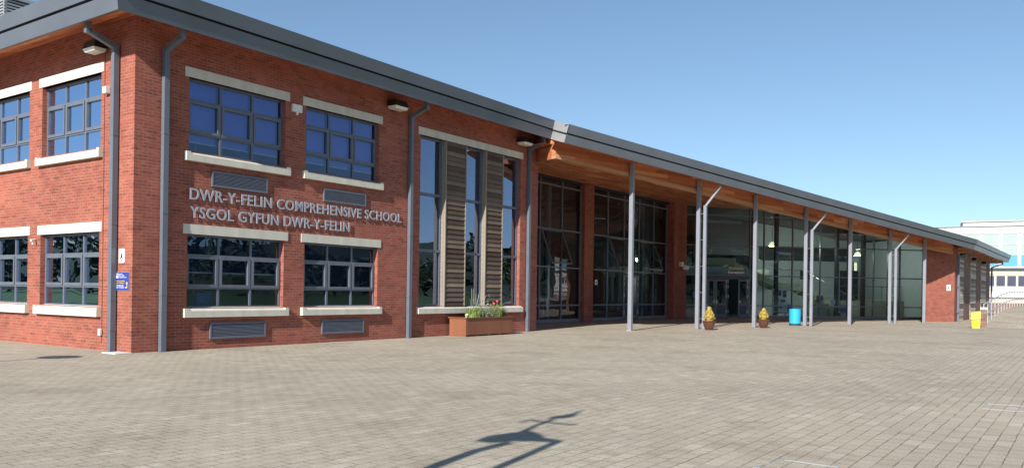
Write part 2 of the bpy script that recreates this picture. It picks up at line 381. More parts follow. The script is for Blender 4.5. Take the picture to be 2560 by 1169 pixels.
def P_of(axis): return (lambda a, n, z: (a, n, z)) if axis == 'x' else (lambda a, n, z: (n, a, z))
def abox(mb, axis, a0, a1, n0, n1, z0, z1):
    if axis == 'x': mb.box(a0, a1, n0, n1, z0, z1)
    else: mb.box(n0, n1, a0, a1, z0, z1)
def window(a0, a1, z0, z1, axis, blind, blind_z, label):
    """casement: three columns, three rows, opening sashes in the middle row"""
    nf = .13
    fr = MB(F1); wcol = (a1-a0)/3; t1 = z1-.52; t0 = z0+.50
    abox(fr, axis, a0, a1, nf, nf+.07, z0, z0+.045); abox(fr, axis, a0, a1, nf, nf+.07, z1-.05, z1)
    for a in (a0, a1-.05): abox(fr, axis, a, a+.05, nf, nf+.07, z0+.045, z1-.05)
    for z in (t0-.03, t1-.03): abox(fr, axis, a0+.05, a1-.05, nf, nf+.07, z, z+.06)
    for k in (1, 2):
        x = a0+k*wcol
        for q0, q1 in ((z0+.045, t0-.03), (t0+.03, t1-.03), (t1+.03, z1-.05)): abox(fr, axis, x-.03, x+.03, nf, nf+.07, q0, q1)
    f = part('window', fr, 'frame', label=None) if False else obj('window', fr, M['frame'], B)
    for k in range(3):
        x0 = a0+k*wcol+(.052 if k == 0 else .032); x1 = a0+(k+1)*wcol-(.052 if k == 2 else .032)
        sh = MB(F1); q0, q1 = t0+.012, t1-.012
        n0, n1 = nf-.022, nf+.05
        abox(sh, axis, x0, x1, n0, n1, q0, q0+.075); abox(sh, axis, x0, x1, n0, n1, q1-.075, q1)
        abox(sh, axis, x0, x0+.065, n0, n1, q0+.075, q1-.075); abox(sh, axis, x1-.065, x1, n0, n1, q0+.075, q1-.075)
        for x in (x0+.12, x1-.15): abox(sh, axis, x, x+.04, n0-.006, n0, q1-.03, q1-.008)
        obj('sash', sh, M['frame'], f)
    g = MB(F1); P = P_of(axis)
    g.face([P(a0+.03,nf+.035,z0+.03), P(a1-.03,nf+.035,z0+.03), P(a1-.03,nf+.035,z1-.03), P(a0+.03,nf+.035,z1-.03)])
    obj('pane', g, M['glass'], f)
    sl = MB(F1)   # stone sill with a sloped top and stooled ends
    e = .12; p0, p1 = -.115, .128
    zb = z0-.235
    def sp(a, n, z): return P(a, n, z)
    A0, A1 = a0-e, a1+e
    sl.hexa([sp(A0,p0,zb), sp(A1,p0,zb), sp(A1,p1-.13,zb), sp(A0,p1-.13,zb), sp(A0,p0,z0-.075), sp(A1,p0,z0-.075), sp(A1,p1-.13,z0-.02), sp(A0,p1-.13,z0-.02)])
    sl.hexa([sp(a0+.003,-.002,z0-.12), sp(a1-.003,-.002,z0-.12), sp(a1-.003,p1,z0-.12), sp(a0+.003,p1,z0-.12), sp(a0+.003,-.002,z0-.02), sp(a1-.003,-.002,z0-.02), sp(a1-.003,p1,z0+.012), sp(a0+.003,p1,z0+.012)])
    for q in ((A0, a0), (a1, A1)): abox(sl, axis, q[0]+.001, q[1]-.001, -.11, -.003, z0-.07, z0-.012)
    obj('sill', sl, M['stone'], f)
    ln = MB(F1); mid = (a0+a1)/2
    abox(ln, axis, A0-.01, mid-.003, -.022, .12, z1, z1+.24); abox(ln, axis, mid+.003, A1+.01, -.022, .12, z1, z1+.24)
    obj('lintel', ln, M['stone'], f)
    if blind:
        bl = MB(F1)
        for k in range(3):
            x0 = a0+k*wcol+.02; x1 = a0+(k+1)*wcol-.02; zz = blind_z[k]
            abox(bl, axis, x0, x1, nf+.16, nf+.165, zz, z1-.04)
        obj('blind', bl, M[blind], f)
        br = MB(F1)
        for k in range(3):
            x0 = a0+k*wcol+.02; x1 = a0+(k+1)*wcol-.02; zz = blind_z[k]
            abox(br, axis, x0, x1, nf+.15, nf+.175, zz-.03, zz-.001)
        obj('blind_bar', br, M['blindbar'], f)
    return f
zu = UZ[0]+.30
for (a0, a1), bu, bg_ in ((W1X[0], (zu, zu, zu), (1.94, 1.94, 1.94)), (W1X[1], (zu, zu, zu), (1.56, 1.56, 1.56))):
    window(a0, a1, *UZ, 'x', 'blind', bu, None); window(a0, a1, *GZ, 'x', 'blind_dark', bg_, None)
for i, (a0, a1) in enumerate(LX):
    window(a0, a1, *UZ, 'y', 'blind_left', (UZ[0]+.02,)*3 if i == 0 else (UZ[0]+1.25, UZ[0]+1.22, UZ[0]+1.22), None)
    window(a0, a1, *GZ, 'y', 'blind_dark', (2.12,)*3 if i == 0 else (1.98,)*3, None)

# tall stair window: three glazed bays between two boarded bays
a0, a1, z0, z1 = TALL
fr = MB(F1); bays = [(a0, 11.26), (12.40, 13.56), (14.64, a1)]
for b0, b1 in bays:
    fr.box(b0, b0+.05, .15, .23, z0, z1); fr.box(b1-.07, b1, .13, .23, z0, z1)
    fr.box(b0+.05, b1-.07, .15, .23, z0, z0+.07); fr.box(b0+.05, b1-.07, .15, .23, z1-.07, z1)
    for z in (2.90, 4.80): fr.box(b0+.05, b1-.07, .12, .23, z-.045, z+.045)
tw = obj('stair_window', fr, M['frame'], B)
for b0, b1 in bays:
    g = MB(F1); g.face([(b0+.03,.2,z0+.04),(b1-.03,.2,z0+.04),(b1-.03,.2,z1-.04),(b0+.03,.2,z1-.04)]); obj('pane', g, M['glass_stair'], tw)
for b0, b1 in ((11.26, 12.40), (13.56, 14.64)):
    bd = MB(F1); n = 34; ph = (z1-z0)/n
    for k in range(n):
        q0 = z0+k*ph; x0 = b0+.05; x1 = b1-.035
        y0 = -.042+random.uniform(-.004,.004); y1 = -.012
        q = [(x0,y0,q0+.006),(x1,y0,q0+.006),(x1,.02,q0+.006),(x0,.02,q0+.006),(x0,y1,q0+ph-.004),(x1,y1,q0+ph-.004),(x1,.02,q0+ph-.004),(x0,.02,q0+ph-.004)]
        bd.hexa(q)
    obj('timber_cladding', bd, M['cladding'], tw)
    bk = MB(F1)
    bk.box(b0+.002, b1-.002, .021, .25, z0, z1)
    for k in range(int((z1-z0)/.168)): bk.box(b0-.006, b0+.03, .03, .145, z0+k*.168+.01, z0+(k+1)*.168)
    obj('cladding_box', bk, M['trimboard'] if 'trimboard' in M else M['stone'], tw)
    tr = MB(F1); tr.box(b0+.0, b0+.045, -.055, .019, z0, z1); tr.box(b1-.03, b1+.01, -.055, .019, z0, z1)
    obj('trim_board', tr, M['trimboard'], tw)
sl = MB(F1); sl.hexa([(a0-.12,-.12,z0-.24),(a1+.12,-.12,z0-.24),(a1+.12,0,z0-.24),(a0-.12,0,z0-.24),(a0-.12,-.12,z0-.07),(a1+.12,-.12,z0-.07),(a1+.12,0,z0-.015),(a0-.12,0,z0-.015)])
sl.box(a0+.002,a1-.002,0,.15,z0-.1,z0-.012)
obj('sill', sl, M['stone'], tw)
ln = MB(F1)
for k in range(4): ln.box(lerp(a0-.13, a1+.13, k/4)+.002, lerp(a0-.13, a1+.13, (k+1)/4)-.002, -.022, .12, z1, z1+.25)
obj('lintel', ln, M['stone'], tw)

# louvred vents
def vent(x0, x1, z0, z1):
    m_ = MB(F1); t = .045
    m_.box(x0,x1,-.05,.02,z0,z0+t); m_.box(x0,x1,-.05,.02,z1-t,z1); m_.box(x0,x0+t,-.05,.02,z0+t,z1-t); m_.box(x1-t,x1,-.05,.02,z0+t,z1-t)
    f = obj('vent', m_, M['frame'], B)
    s_ = MB(F1); n = 9; ph = (z1-z0-2*t)/n
    for k in range(n):
        q = z0+t+k*ph
        s_.hexa([(x0+t,-.045,q),(x1-t,-.045,q),(x1-t,-.008,q+ph*.75),(x0+t,-.008,q+ph*.75),(x0+t,-.045,q+.012),(x1-t,-.045,q+.012),(x1-t,-.008,q+ph*.75+.012),(x0+t,-.008,q+ph*.75+.012)])
    obj('louvre', s_, M['frame'], f)
    k_ = MB(F1); k_.box(x0+t*.5, x1-t*.5, -.006, -.003, z0+.02, z1-.02); obj('backing', k_, M['groove'], f)
for v in ((2.07,3.79,4.10,4.50), (5.78,7.48,4.09,4.47), (2.07,3.79,.25,.66), (5.78,7.46,.25,.66)): vent(*v)

# downpipes of the brick wing
def downpipe_x(x, zt):
    m_ = MB(F1); m_.box(x, x+.13, -.155, -.035, 0.01, zt)
    m_.bar((x+.065,-.095,zt-.06), (x+.065,-.72,zt+.16), .12, .12); m_.box(x+.005, x+.125, -.80, -.68, zt+.10, zt+.42)
    p = obj('downpipe', m_, M['pipe'], B)
    for z in (1.35, 3.3, 5.2):
        c = MB(F1); c.box(x-.006, x+.136, -.161, -.029, z, z+.05); c.box(x+.13, x+.18, -.10, -.06, z, z+.05); obj('pipe_collar', c, M['pipe'], p)
downpipe_x(.66, 7.25); downpipe_x(9.37, 7.25); downpipe_x(16.28, 7.22)
m_ = MB(F1); m_.box(-.165, -.035, .61, .75, .01, 7.25); m_.bar((-.10,.68,7.19), (-.74,.68,7.41), .12, .12); m_.box(-.82,-.70,.62,.74,7.35,7.68)
p = obj('downpipe', m_, M['pipe'], B)
for z in (.5, 1.2, 3.0, 5.1):
    c = MB(F1); c.box(-.171, -.029, .604, .756, z, z+.05); obj('pipe_collar', c, M['pipe'], p)
m_ = MB(F1); m_.tube((-.012,1.28,.2), (-.012,1.30,7.5), .012, n=6); part('cable', m_, 'trimcable' if 'trimcable' in M else 'brick')

# fascia: bottom and top lines in plan, measured round the whole roof edge
def wf(fr, s_, n, z): return fr.w(s_, n, z)
botl = [wf(F1,-.97,15.2,7.53), wf(F1,-.97,-.97,7.53), wf(F1,16.48,-.97,7.51), wf(F2,-4.78,-1,7.12), wf(F2,11.5,-1,5.99), wf(F2,30.95,-1,4.70), wf(F4,28,-1,4.93)]
topl = [wf(F1,-1.12,15.2,8.25), wf(F1,-1.12,-1.12,8.25), wf(F1,16.5,-1.12,8.21), wf(F2,-4.68,-1.15,7.79), wf(F2,11.4,-1.15,6.66), wf(F2,31.1,-1.15,5.33), wf(F4,28.9,-1.12,5.64)]
inn = [wf(F1,-.85,15.2,7.9), wf(F1,-.85,-.85,7.9), wf(F1,16.6,-.85,7.9), wf(F2,-4.9,-.85,7.5), wf(F2,11.5,-.85,6.4), wf(F2,31.0,-.85,5.0), wf(F4,28,-.85,5.2)]
SEG_IN = [(F1,1,0),(F1,0,1),(F1,.9,.3),(F2,0,1),(F2,0,1),(F4,0,1)]
def rows(k, seg):
    b, t = botl[k], topl[k]; fr_, ia, ib = SEG_IN[seg]
    i = b+Vector((fr_.e[0]*ia+fr_.n[0]*ib, fr_.e[1]*ia+fr_.n[1]*ib, 0))*(.13 if seg != 2 else .012)
    def L(f): return b.lerp(t, f)
    g0, g1 = L(.47), L(.53)
    gi0 = Vector((lerp(g0.x, i.x, .45), lerp(g0.y, i.y, .45), g0.z)); gi1 = Vector((lerp(g1.x, i.x, .35), lerp(g1.y, i.y, .35), g1.z))
    up = L(.53)+(t-b).normalized()*0; out = (b-Vector((i.x, i.y, b.z))).normalized()*(.035 if seg != 2 else .004)
    ti = t+(Vector((i.x, i.y, b.z))-b).normalized()*.3+Vector((0,0,.02)); bi = Vector((lerp(b.x, i.x, .5), lerp(b.y, i.y, .5), b.z+.01))
    return [bi, b, g0, gi0, gi1, g1+out, t+out, ti]
for k in range(6):
    A_, B_ = rows(k, k), rows(k+1, k)
    mat_k = 'fascia'
    lo = MB(); gr = MB(); hi = MB()
    lo.face([tuple(A_[0]),tuple(B_[0]),tuple(B_[1]),tuple(A_[1])]); lo.face([tuple(A_[1]),tuple(B_[1]),tuple(B_[2]),tuple(A_[2])]); lo.face([tuple(A_[2]),tuple(B_[2]),tuple(B_[3]),tuple(A_[3])])
    gr.face([tuple(A_[3]),tuple(B_[3]),tuple(B_[4]),tuple(A_[4])]); gr.face([tuple(A_[4]),tuple(B_[4]),tuple(B_[5]),tuple(A_[5])])
    hi.face([tuple(A_[5]),tuple(B_[5]),tuple(B_[6]),tuple(A_[6])]); hi.face([tuple(A_[6]),tuple(B_[6]),tuple(B_[7]),tuple(A_[7])])
    f = obj('fascia', lo, M['pale_and_sunlit' if k == 2 else 'fascia'], B)  # turned facet gets a paler grey that paints in its sunlight
    obj('upper_band', hi, M['pale_and_sunlit' if k == 2 else 'fascia'], f); obj('shadow_gap', gr, M['groove'], f)
    if k == 5:   # the end cap of the far eave
        e = MB(); q = B_; e.face([tuple(q[1]), tuple(q[2]), tuple(q[6]), tuple(q[7]), tuple(q[0])]); obj('end_cap', e, M['pale_and_sunlit'], f)

# soffit of the wing (slopes up to the wall)
def q4(mb, a, b, c, d, uv=None): mb.face([tuple(a), tuple(b), tuple(c), tuple(d)], uv)
so = MB(F1)
so.face([(-.95,-.95,7.54),(16.5,-.95,7.53),(17.1,0,ZW-.01),(0,0,ZW-.01)], [(-.95,-.95),(16.5,-.95),(17.1,0),(0,0)])
so.face([(-.95,15.2,7.54),(-.95,-.95,7.54),(0,0,ZW-.01),(0,14.6,ZW-.01)], [(15.2,0),(-.95,0),(0,.97),(14.6,.97)])
part('soffit', so, 'soffit_wood')

# roof sheets
rf = MB()
T = [v+Vector((0,0,.0)) for v in topl]
rf.face([tuple(T[0]), tuple(T[1]), tuple(T[2]), tuple(wf(F1,17.3,15.2,8.3))])
part('roof', rf, 'roof')

# canopy beam and ceilings
def zb(s_): return 6.45-.0667*s_
bm_ = MB(F2)
bs = [-4.2, 0, 4.4, 8.8, 13.2, 17.6, 22, 26.4, 30.6]
for s0, s1 in zip(bs, bs[1:]):
    bm_.hexa([(s0,.12,zb(s0)+.14),(s1,.12,zb(s1)+.14),(s1,.34,zb(s1)+.14),(s0,.34,zb(s0)+.14),(s0,.12,zb(s0)+.95),(s1,.12,zb(s1)+.95),(s1,.34,zb(s1)+.95),(s0,.34,zb(s0)+.95)])
for i in range(len(bm_.uv)//6):
    pass
beam = part('canopy_beam', bm_, 'beam_wood')
lip = MB(F2)
for s0, s1 in zip(bs, bs[1:]):
    lip.hexa([(s0,.105,zb(s0)),(s1,.105,zb(s1)),(s1,.35,zb(s1)),(s0,.35,zb(s0)),(s0,.105,zb(s0)+.137),(s1,.105,zb(s1)+.137),(s1,.35,zb(s1)+.137),(s0,.35,zb(s0)+.137)])
obj('lower_flange', lip, M['pale_wood'], beam)
# short return of the beam to the brick wall
rt = MB(); A_ = F2.w(-4.2,.34,6.73); Bp = F1.w(16.95,0,6.73)
q4(rt, A_, Bp, Bp+Vector((0,0,1.0)), A_+Vector((0,0,1.0))); q4(rt, A_, Bp, F1.w(17.1,.1,6.73), F2.w(-4.1,.34,6.73)); part('beam_return', rt, 'beam_wood')
# sloping soffit between fascia and beam, following the falling eave
sf = MB()
bb = [wf(F2,-4.9,-.95,7.14), wf(F2,11.5,-.95,6.00), wf(F2,30.95,-.95,4.71)]
cc = [wf(F2,-4.64,.13,7.42), wf(F2,11.5,.13,6.33), wf(F2,30.8,.13,5.02)]
for k in range(2): q4(sf, bb[k], bb[k+1], cc[k+1], cc[k], [(bb[k].length,0),(bb[k+1].length,0),(bb[k+1].length,1.1),(bb[k].length,1.1)])
part('soffit', sf, 'soffit_wood')
ce = MB()
L0 = F1.w(40.2,4.0,7.35)
inA = [wf(F2,-4.64,.3,7.30), wf(F2,0,.3,7.25), wf(F2,5,.3,6.95), wf(F2,9,.3,6.70), wf(F2,13,.3,6.40), wf(F2,18,.3,6.1), wf(F2,26.6,.3,5.4)]
inB = [F1.w(17.1,4.1,7.35), F1.w(24,4.1,7.35), F1.w(32,4.1,7.36), F1.w(40.2,4.1,7.42), FL.w(5.2,.1,7.30), FL.w(9.5,.1,6.75), FL.w(18.2,.1,5.85)]
F1uv = lambda v: ((v.x*F1.e[0]+v.y*F1.e[1]), (v.x*F1.n[0]+v.y*F1.n[1]))
for k in range(6):
    pts = [inA[k], inA[k+1], inB[k+1], inB[k]]
    q4(ce, *pts, [F1uv(p_) for p_ in pts])
part('canopy_ceiling', ce, 'soffit_wood')
rf = MB()
up_ = Vector((0,0,.28))
outer = [T[3], T[4], T[5]]
# outer weathering of the canopy and the lobby, hidden from the court
oA = [T[2], T[3], F2.w(0,-1.15,7.44), F2.w(5,-1.15,7.09), F2.w(9,-1.15,6.82), F2.w(13,-1.15,6.55), F2.w(18,-1.15,6.21), F2.w(26.6,-1.15,5.62), T[5]]
oB = [F1.w(17.1,3.5,8.2), inB[0]+up_, inB[1]+up_, inB[2]+up_, inB[3]+up_, inB[4]+up_, inB[5]+up_, inB[6]+up_*.4, F4.w(0,.5,5.4)]
rf.face([tuple(T[2]), tuple(T[3]), tuple(oA[2])]); q4(rf, T[2], oA[2], oB[2], oB[1]); rf.face([tuple(T[2]), tuple(oB[1]), tuple(oB[0])])
for k in range(2, 8): q4(rf, oA[k], oA[k+1], oB[k+1], oB[k])
oC = [F1.w(17.1,15.2,8.3), F1.w(17.1,15.2,8.3), F1.w(26,15.2,8.0), F1.w(36,15.2,8.0), FL.w(0,12,7.9), FL.w(5.2,12,7.6), FL.w(9.5,12,7.2), FL.w(18.2,12,6.2), FL.w(24,12,6.0)]
for k in range(8): q4(rf, oB[k], oB[k+1], oC[k+1], oC[k])
# end block roof
rf.face([tuple(T[5]), tuple(T[6]), tuple(F4.w(28.9,9,6.0)), tuple(F4.w(-2,9,6.0)), tuple(F4.w(-2,.5,5.5))])
part('roof', rf, 'roof')

# canopy columns and their downpipes
for i, s_ in enumerate((0, 4.4, 8.72, 13.15, 17.57, 22.05, 26.4)):
    c0 = F2.w(s_, 0, 0); fc = Fr((c0.x, c0.y), 35.07)
    m_ = MB(fc); zt = 6.95-.067*s_
    m_.box(-.085, .085, -.085, .085, .015, zt)
    cl = obj('canopy_column', m_, M['column'], B, bevel=.012)
    m_ = MB(fc); m_.box(-.14, .14, -.12, .12, .002, .014); obj('base_plate', m_, M['stone'] if i == 0 else M['column'], cl)
    if i in (1, 3, 5):
        m_ = MB(fc); zz = 5.55-.066*(s_-4.4)
        m_.box(-.05, .08, -.37, -.24, .01, zz); m_.bar((.015,-.305,zz-.04), (.14,-.93,zz+.80), .085, .085); m_.box(.10,.18,-.97,-.89,zz+.76,zz+1.12)
        dp = obj('downpipe', m_, M['column'], B)
        for k in range(5): obj('bracket', MB(fc).box(-.01, .02, -.24, -.085, .45+k*1.18, .48+k*1.18), M['pipe'], dp)

# glazed screen parallel to the brick wing
NG = 4.0
def glazing(fr, n, xs, zs, ztop, name='curtain_wall', skip_low=(), plinth=.2, gm='glass_tint', mw=.06):
    m_ = MB(fr); f_top = ztop if callable(ztop) else (lambda s_: ztop)
    for x in xs: m_.box(x-mw/2, x+mw/2, n-.06, n+.08, .02, f_top(x)-.01)
    for z in zs:
        for x0, x1 in zip(xs, xs[1:]):
            if (x0, x1) in skip_low and z < 2.7: continue
            if z > min(f_top(x0), f_top(x1))-.05: continue
            m_.box(x0+mw/2, x1-mw/2, n-.05, n+.07, z-.035, z+.035)
    for x0, x1 in zip(xs, xs[1:]):
        if (x0, x1) in skip_low: continue
        m_.box(x0+mw/2, x1-mw/2, n-.04, n+.06, .02, plinth)
    cw = obj(name, m_, M['mullion'], B)
    g = MB(fr)
    for x0, x1 in zip(xs, xs[1:]):
        lo = 2.6 if (x0, x1) in skip_low else plinth
        zz = [lo]+[z for z in zs if z > lo+.05 and z < min(f_top(x0), f_top(x1))-.05]
        for q0, q1 in zip(zz, zz[1:]): g.face([(x0,n,q0),(x1,n,q0),(x1,n,q1),(x0,n,q1)])
        g.face([(x0,n,zz[-1]),(x1,n,zz[-1]),(x1,n,f_top(x1)),(x0,n,f_top(x0))])
    obj('pane', g, M[gm], cw)
    return cw
cwA = glazing(F1, NG, [17.15, 19.3, 21.35, 23.35, 25.4, 27.28], [.9, 2.83, 4.73, 6.95], 7.33)
cwB = glazing(F1, NG, [28.3, 30.3, 32.28, 34.2, 36.2, 38.1], [.9, 2.83, 4.73, 6.95], 7.35, skip_low=((32.28, 34.2),))
for a, b in ((17.2,27.26),(28.32,38.08)):
    m_ = MB(F1); m_.box(a,b,4.09,4.16,6.99,7.33); m_.box(a,b,3.8,4.08,7.22,7.32); obj('head_panel', m_, M['groove'], cwA if a < 20 else cwB)
m_ = MB(F1); m_.box(27.3,28.28,3.72,4.2,0,7.33); part('pier', m_, 'brick')
m_ = MB(F1); m_.box(38.12,40.1,3.45,4.25,0,7.38); part('pier', m_, 'brick')
def open_sash(fr, n, x0, x1, z0, z1, swing, parent):
    m_ = MB(fr); dx = swing; L_ = z1-z0
    def P(x, t, o=0): return (x, n-.09-dx*t, z1-math.sqrt(max(0, L_*L_-dx*dx))*t+o)
    for a, b in ((P(x0,0),P(x1,0)), (P(x0,1),P(x1,1)), (P(x0,0),P(x0,1)), (P(x1,0),P(x1,1))): m_.bar(a, b, .07, .05, up=(0,1,0))
    s_ = obj('open_sash', m_, M['frame'], parent)
    g = MB(fr); g.face([P(x0,0),P(x1,0),P(x1,1),P(x0,1)]); obj('pane', g, M['glass_sash'], s_)
    st = MB(fr); st.bar((x0+.05,n-.05,z1-.75), P(x0+.02,.75), .02); st.bar((x1-.05,n-.05,z1-.75), P(x1-.02,.75), .02); obj('stay', st, M['steel'], s_)
open_sash(F1, NG, 23.42, 25.32, 2.9, 4.65, .62, cwA); open_sash(F1, NG, 30.36, 32.22, 2.9, 4.65, .62, cwB); open_sash(F1, NG, 34.27, 36.12, 2.9, 4.65, .62, cwB)

def door(fr, x0, x1, n, z1, parent, ang=0.0, hinge='l', hinges=True, lowpanel=True):
    """glazed leaf hinged on one side, opening inwards by ang degrees"""
    w_ = x1-x0; h0 = x0 if hinge == 'l' else x1; sg = 1 if hinge == 'l' else -1
    ca, sa = math.cos(R_(ang)), math.sin(R_(ang))
    def P(a, d, z): return (h0+sg*(a*ca)-sg*d*sa*0, n+a*sa+d, z)
    def bx(mb, a0, a1, d0, d1, q0, q1): mb.hexa([P(a0,d0,q0),P(a1,d0,q0),P(a1,d1,q0),P(a0,d1,q0),P(a0,d0,q1),P(a1,d0,q1),P(a1,d1,q1),P(a0,d1,q1)])
    m_ = MB(fr); bx(m_,0,.12,-.03,.03,.03,z1); bx(m_,w_-.12,w_,-.03,.03,.03,z1); bx(m_,.12,w_-.12,-.03,.03,z1-.12,z1); bx(m_,.12,w_-.12,-.03,.03,.03,.28); bx(m_,.12,w_-.12,-.03,.03,.86,1.0)
    d = obj('door', m_, M['frame'], parent)
    g = MB(fr); bx(g,.12,w_-.12,-.006,.006,1.0,z1-.12); obj('pane', g, M['glass_tint'], d)
    g = MB(fr); bx(g,.12,w_-.12,-.012,.012,.28,.86); obj('kick_panel', g, M['frame_dark'], d)
    hd = MB(fr); hd.bar(P(w_-.06,-.07,.95), P(w_-.06,-.07,1.25), .03); hd.bar(P(w_-.06,-.07,1.1), P(w_-.2,-.07,1.1), .03); obj('handle', hd, M['steel'], d)
    if hinges:
        hg = MB(fr)
        for z in (.35, 1.35, 2.0, 2.35): hg.tube(P(.02,-.05,z), P(.02,-.05,z+.22), .022, n=6)
        obj('hinge', hg, M['white'], d)
    return d
door(F1, 32.36, 33.24, NG, 2.62, cwB, hinge='l'); door(F1, 33.26, 34.12, NG, 2.62, cwB, hinge='r')

# lobby glazing
LXs = [0.02, 1.81, 4.95, 5.96, 8.03, 10.08, 12.14, 14.08, 16.08, 17.87]
def ltop(s_): return 7.5 if s_ < 5.2 else (lerp(7.5, 6.9, (s_-5.2)/4.3) if s_ < 9.5 else lerp(6.9, 5.95, (s_-9.5)/8.5))
cwL = glazing(FL, 0, LXs, [.86, 2.85, 4.83, 6.82], ltop, skip_low=((1.81, 4.95),))
m_ = MB(FL); m_.box(1.84,4.92,-.07,.08,2.60,2.84); m_.box(3.34,3.42,-.06,.07,.02,2.6); obj('door_header', m_, M['frame_dark'], cwL)
for q in ((1.85,1.95),(4.83,4.91)): obj('door_jamb', MB(FL).box(q[0],q[1],-.06,.07,.02,2.6), M['mullion'], cwL)
door(FL, 1.97, 2.50, 0, 2.58, cwL, hinge='l', hinges=False); door(FL, 2.52, 3.33, 0, 2.58, cwL, hinge='r')
door(FL, 3.43, 4.12, 0, 2.58, cwL, ang=72, hinge='l'); door(FL, 4.14, 4.82, 0, 2.58, cwL, hinge='r')
# interior structure of the lobby
m_ = MB(); 
m_.face([tuple(F1.w(17.1,4.05,.012)), tuple(F1.w(40.2,4.05,.012)), tuple(FL.w(0,13,.012)), tuple(F1.w(17.1,16,.012))])
m_.face([tuple(FL.w(0,.03,.012)), tuple(FL.w(18.5,.03,.012)), tuple(FL.w(18.5,13,.012)), tuple(FL.w(0,13,.012))])
part('interior_floor', m_, 'floor_in')
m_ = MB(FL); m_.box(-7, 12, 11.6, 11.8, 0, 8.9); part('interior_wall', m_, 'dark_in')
m_ = MB(FL)
m_.box(9.6, 20.5, 8.2, 8.4, 0, 7.6)
m_.box(18.3, 18.5, .1, 8.2, 0, 5.8)
part('interior_wall', m_, 'plaster')
part('interior_wall', MB(FL).box(4.6, 9.2, 7.5, 7.7, 4.6, 7.6), 'dark_in')
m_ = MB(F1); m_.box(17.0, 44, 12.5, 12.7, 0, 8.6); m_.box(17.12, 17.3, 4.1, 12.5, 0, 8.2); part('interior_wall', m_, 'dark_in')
m_ = MB(FL); m_.box(-4, 9.55, 6.2, 11, 3.15, 3.5); part('upper_floor', m_, 'stair')
m_ = MB(FL); m_.box(-.5, 4.9, 2.0, 2.1, 3.62, 4.1); part('balcony_front', m_, 'stair')
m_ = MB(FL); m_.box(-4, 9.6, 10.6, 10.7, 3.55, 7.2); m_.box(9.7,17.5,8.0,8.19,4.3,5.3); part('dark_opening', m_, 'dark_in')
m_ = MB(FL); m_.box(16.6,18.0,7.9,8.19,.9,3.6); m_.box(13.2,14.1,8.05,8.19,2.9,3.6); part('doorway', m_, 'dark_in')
m_ = MB(F1); m_.box(17.35, 43, 4.35, 12.45, 7.40, 7.44); part('leak_block_ceiling', m_, 'dark_in')  # dark sheet added to block sky leaking in under the roof
m_ = MB(FL); m_.box(-6, 5.0, 1.0, 11.5, 7.46, 7.50); part('leak_block_ceiling', m_, 'dark_in')
# dark inner posts behind the glass
m_ = MB(FL)
for x in (1.2, 5.45, 7.1, 9.35, 11.6, 13.6, 15.6): m_.box(x-.11, x+.11, .35, .6, .02, ltop(x)-.15)
part('inner_post', m_, 'frame_dark')
# staircase: two stringers and treads falling to the right
st = MB(FL)
def run(x0, z0_, x1, z1_, y):
    st.hexa([(x0,y,z0_-.5),(x1,y,z1_-.5),(x1,y+.08,z1_-.5),(x0,y+.08,z0_-.5),(x0,y,z0_),(x1,y,z1_),(x1,y+.08,z1_),(x0,y+.08,z0_)])
for y in (3.2, 4.9): run(5.2, 3.95, 9.0, 2.45, y); run(9.0, 2.45, 10.6, 2.45, y); run(10.6, 2.45, 15.0, .35, y)
n = 11
for k in range(n):
    x = lerp(10.6, 14.9, k/n); z = lerp(2.35, .2, (k+.5)/n); st.box(x, x+.38, 3.28, 4.9, z, z+.05)
    x = lerp(5.3, 9.0, k/n); z = lerp(3.85, 2.42, (k+.5)/n); st.box(x, x+.34, 3.28, 4.9, z, z+.05)
st.box(9.0, 10.6, 3.28, 4.9, 2.25, 2.4)
stc = part('staircase', st, 'stair')
hr = MB(FL)
for y in (3.24,): hr.tube((5.2,y,4.9),(9.0,y,3.4),.025); hr.tube((9.0,y,3.4),(10.6,y,3.4),.025); hr.tube((10.6,y,3.4),(15,y,1.3),.025)
obj('handrail', hr, M['steel'], stc)
# raised gallery with glass balustrade on the right
m_ = MB(FL); m_.box(13.4, 18.25, 2.6, 2.9, .02, 1.28); part('low_wall', m_, 'desk')
m_ = MB(FL)
m_.tube((12.8,2.75,2.30),(18.2,2.75,2.30),.025)
for x in (13.5, 15.0, 16.6, 18.0): m_.tube((x,2.75,1.28),(x,2.75,2.3),.02)
bal = part('balustrade', m_, 'frame_dark')
g = MB(FL); g.face([(13.5,2.76,1.34),(18.1,2.76,1.34),(18.1,2.76,2.2),(13.5,2.76,2.2)]); obj('pane', g, M['glass_clear'], bal)
# bulkhead behind the reception sign
m_ = MB(FL); m_.box(.05, 4.9, .25, .4, 2.88, 3.42); part('bulkhead', m_, 'plaster')
m_ = MB(FL); m_.box(1.95, 4.9, 1.2, 1.4, 6.45, 6.62); part('ceiling_batten', m_, 'ceiling')
# roof trusses behind the screen, seen as pale diagonals
m_ = MB(F1)
for x in (21, 24, 27, 30.5, 33.5, 36.5):
    m_.bar((x, 5.0, 6.9), (x+.5, 11.5, 7.0), .14); m_.bar((x+.3, 6.5, 5.7), (x+3.2, 6.5, 6.7), .07)
part('roof_truss', m_, 'pipe')
# inner column of the hall
m_ = MB(F1)
for x in (26.6, 37.8): m_.tube((x,5.6,0),(x,5.6,7.2),.18,n=16)
part('inner_column', m_, 'plaster')

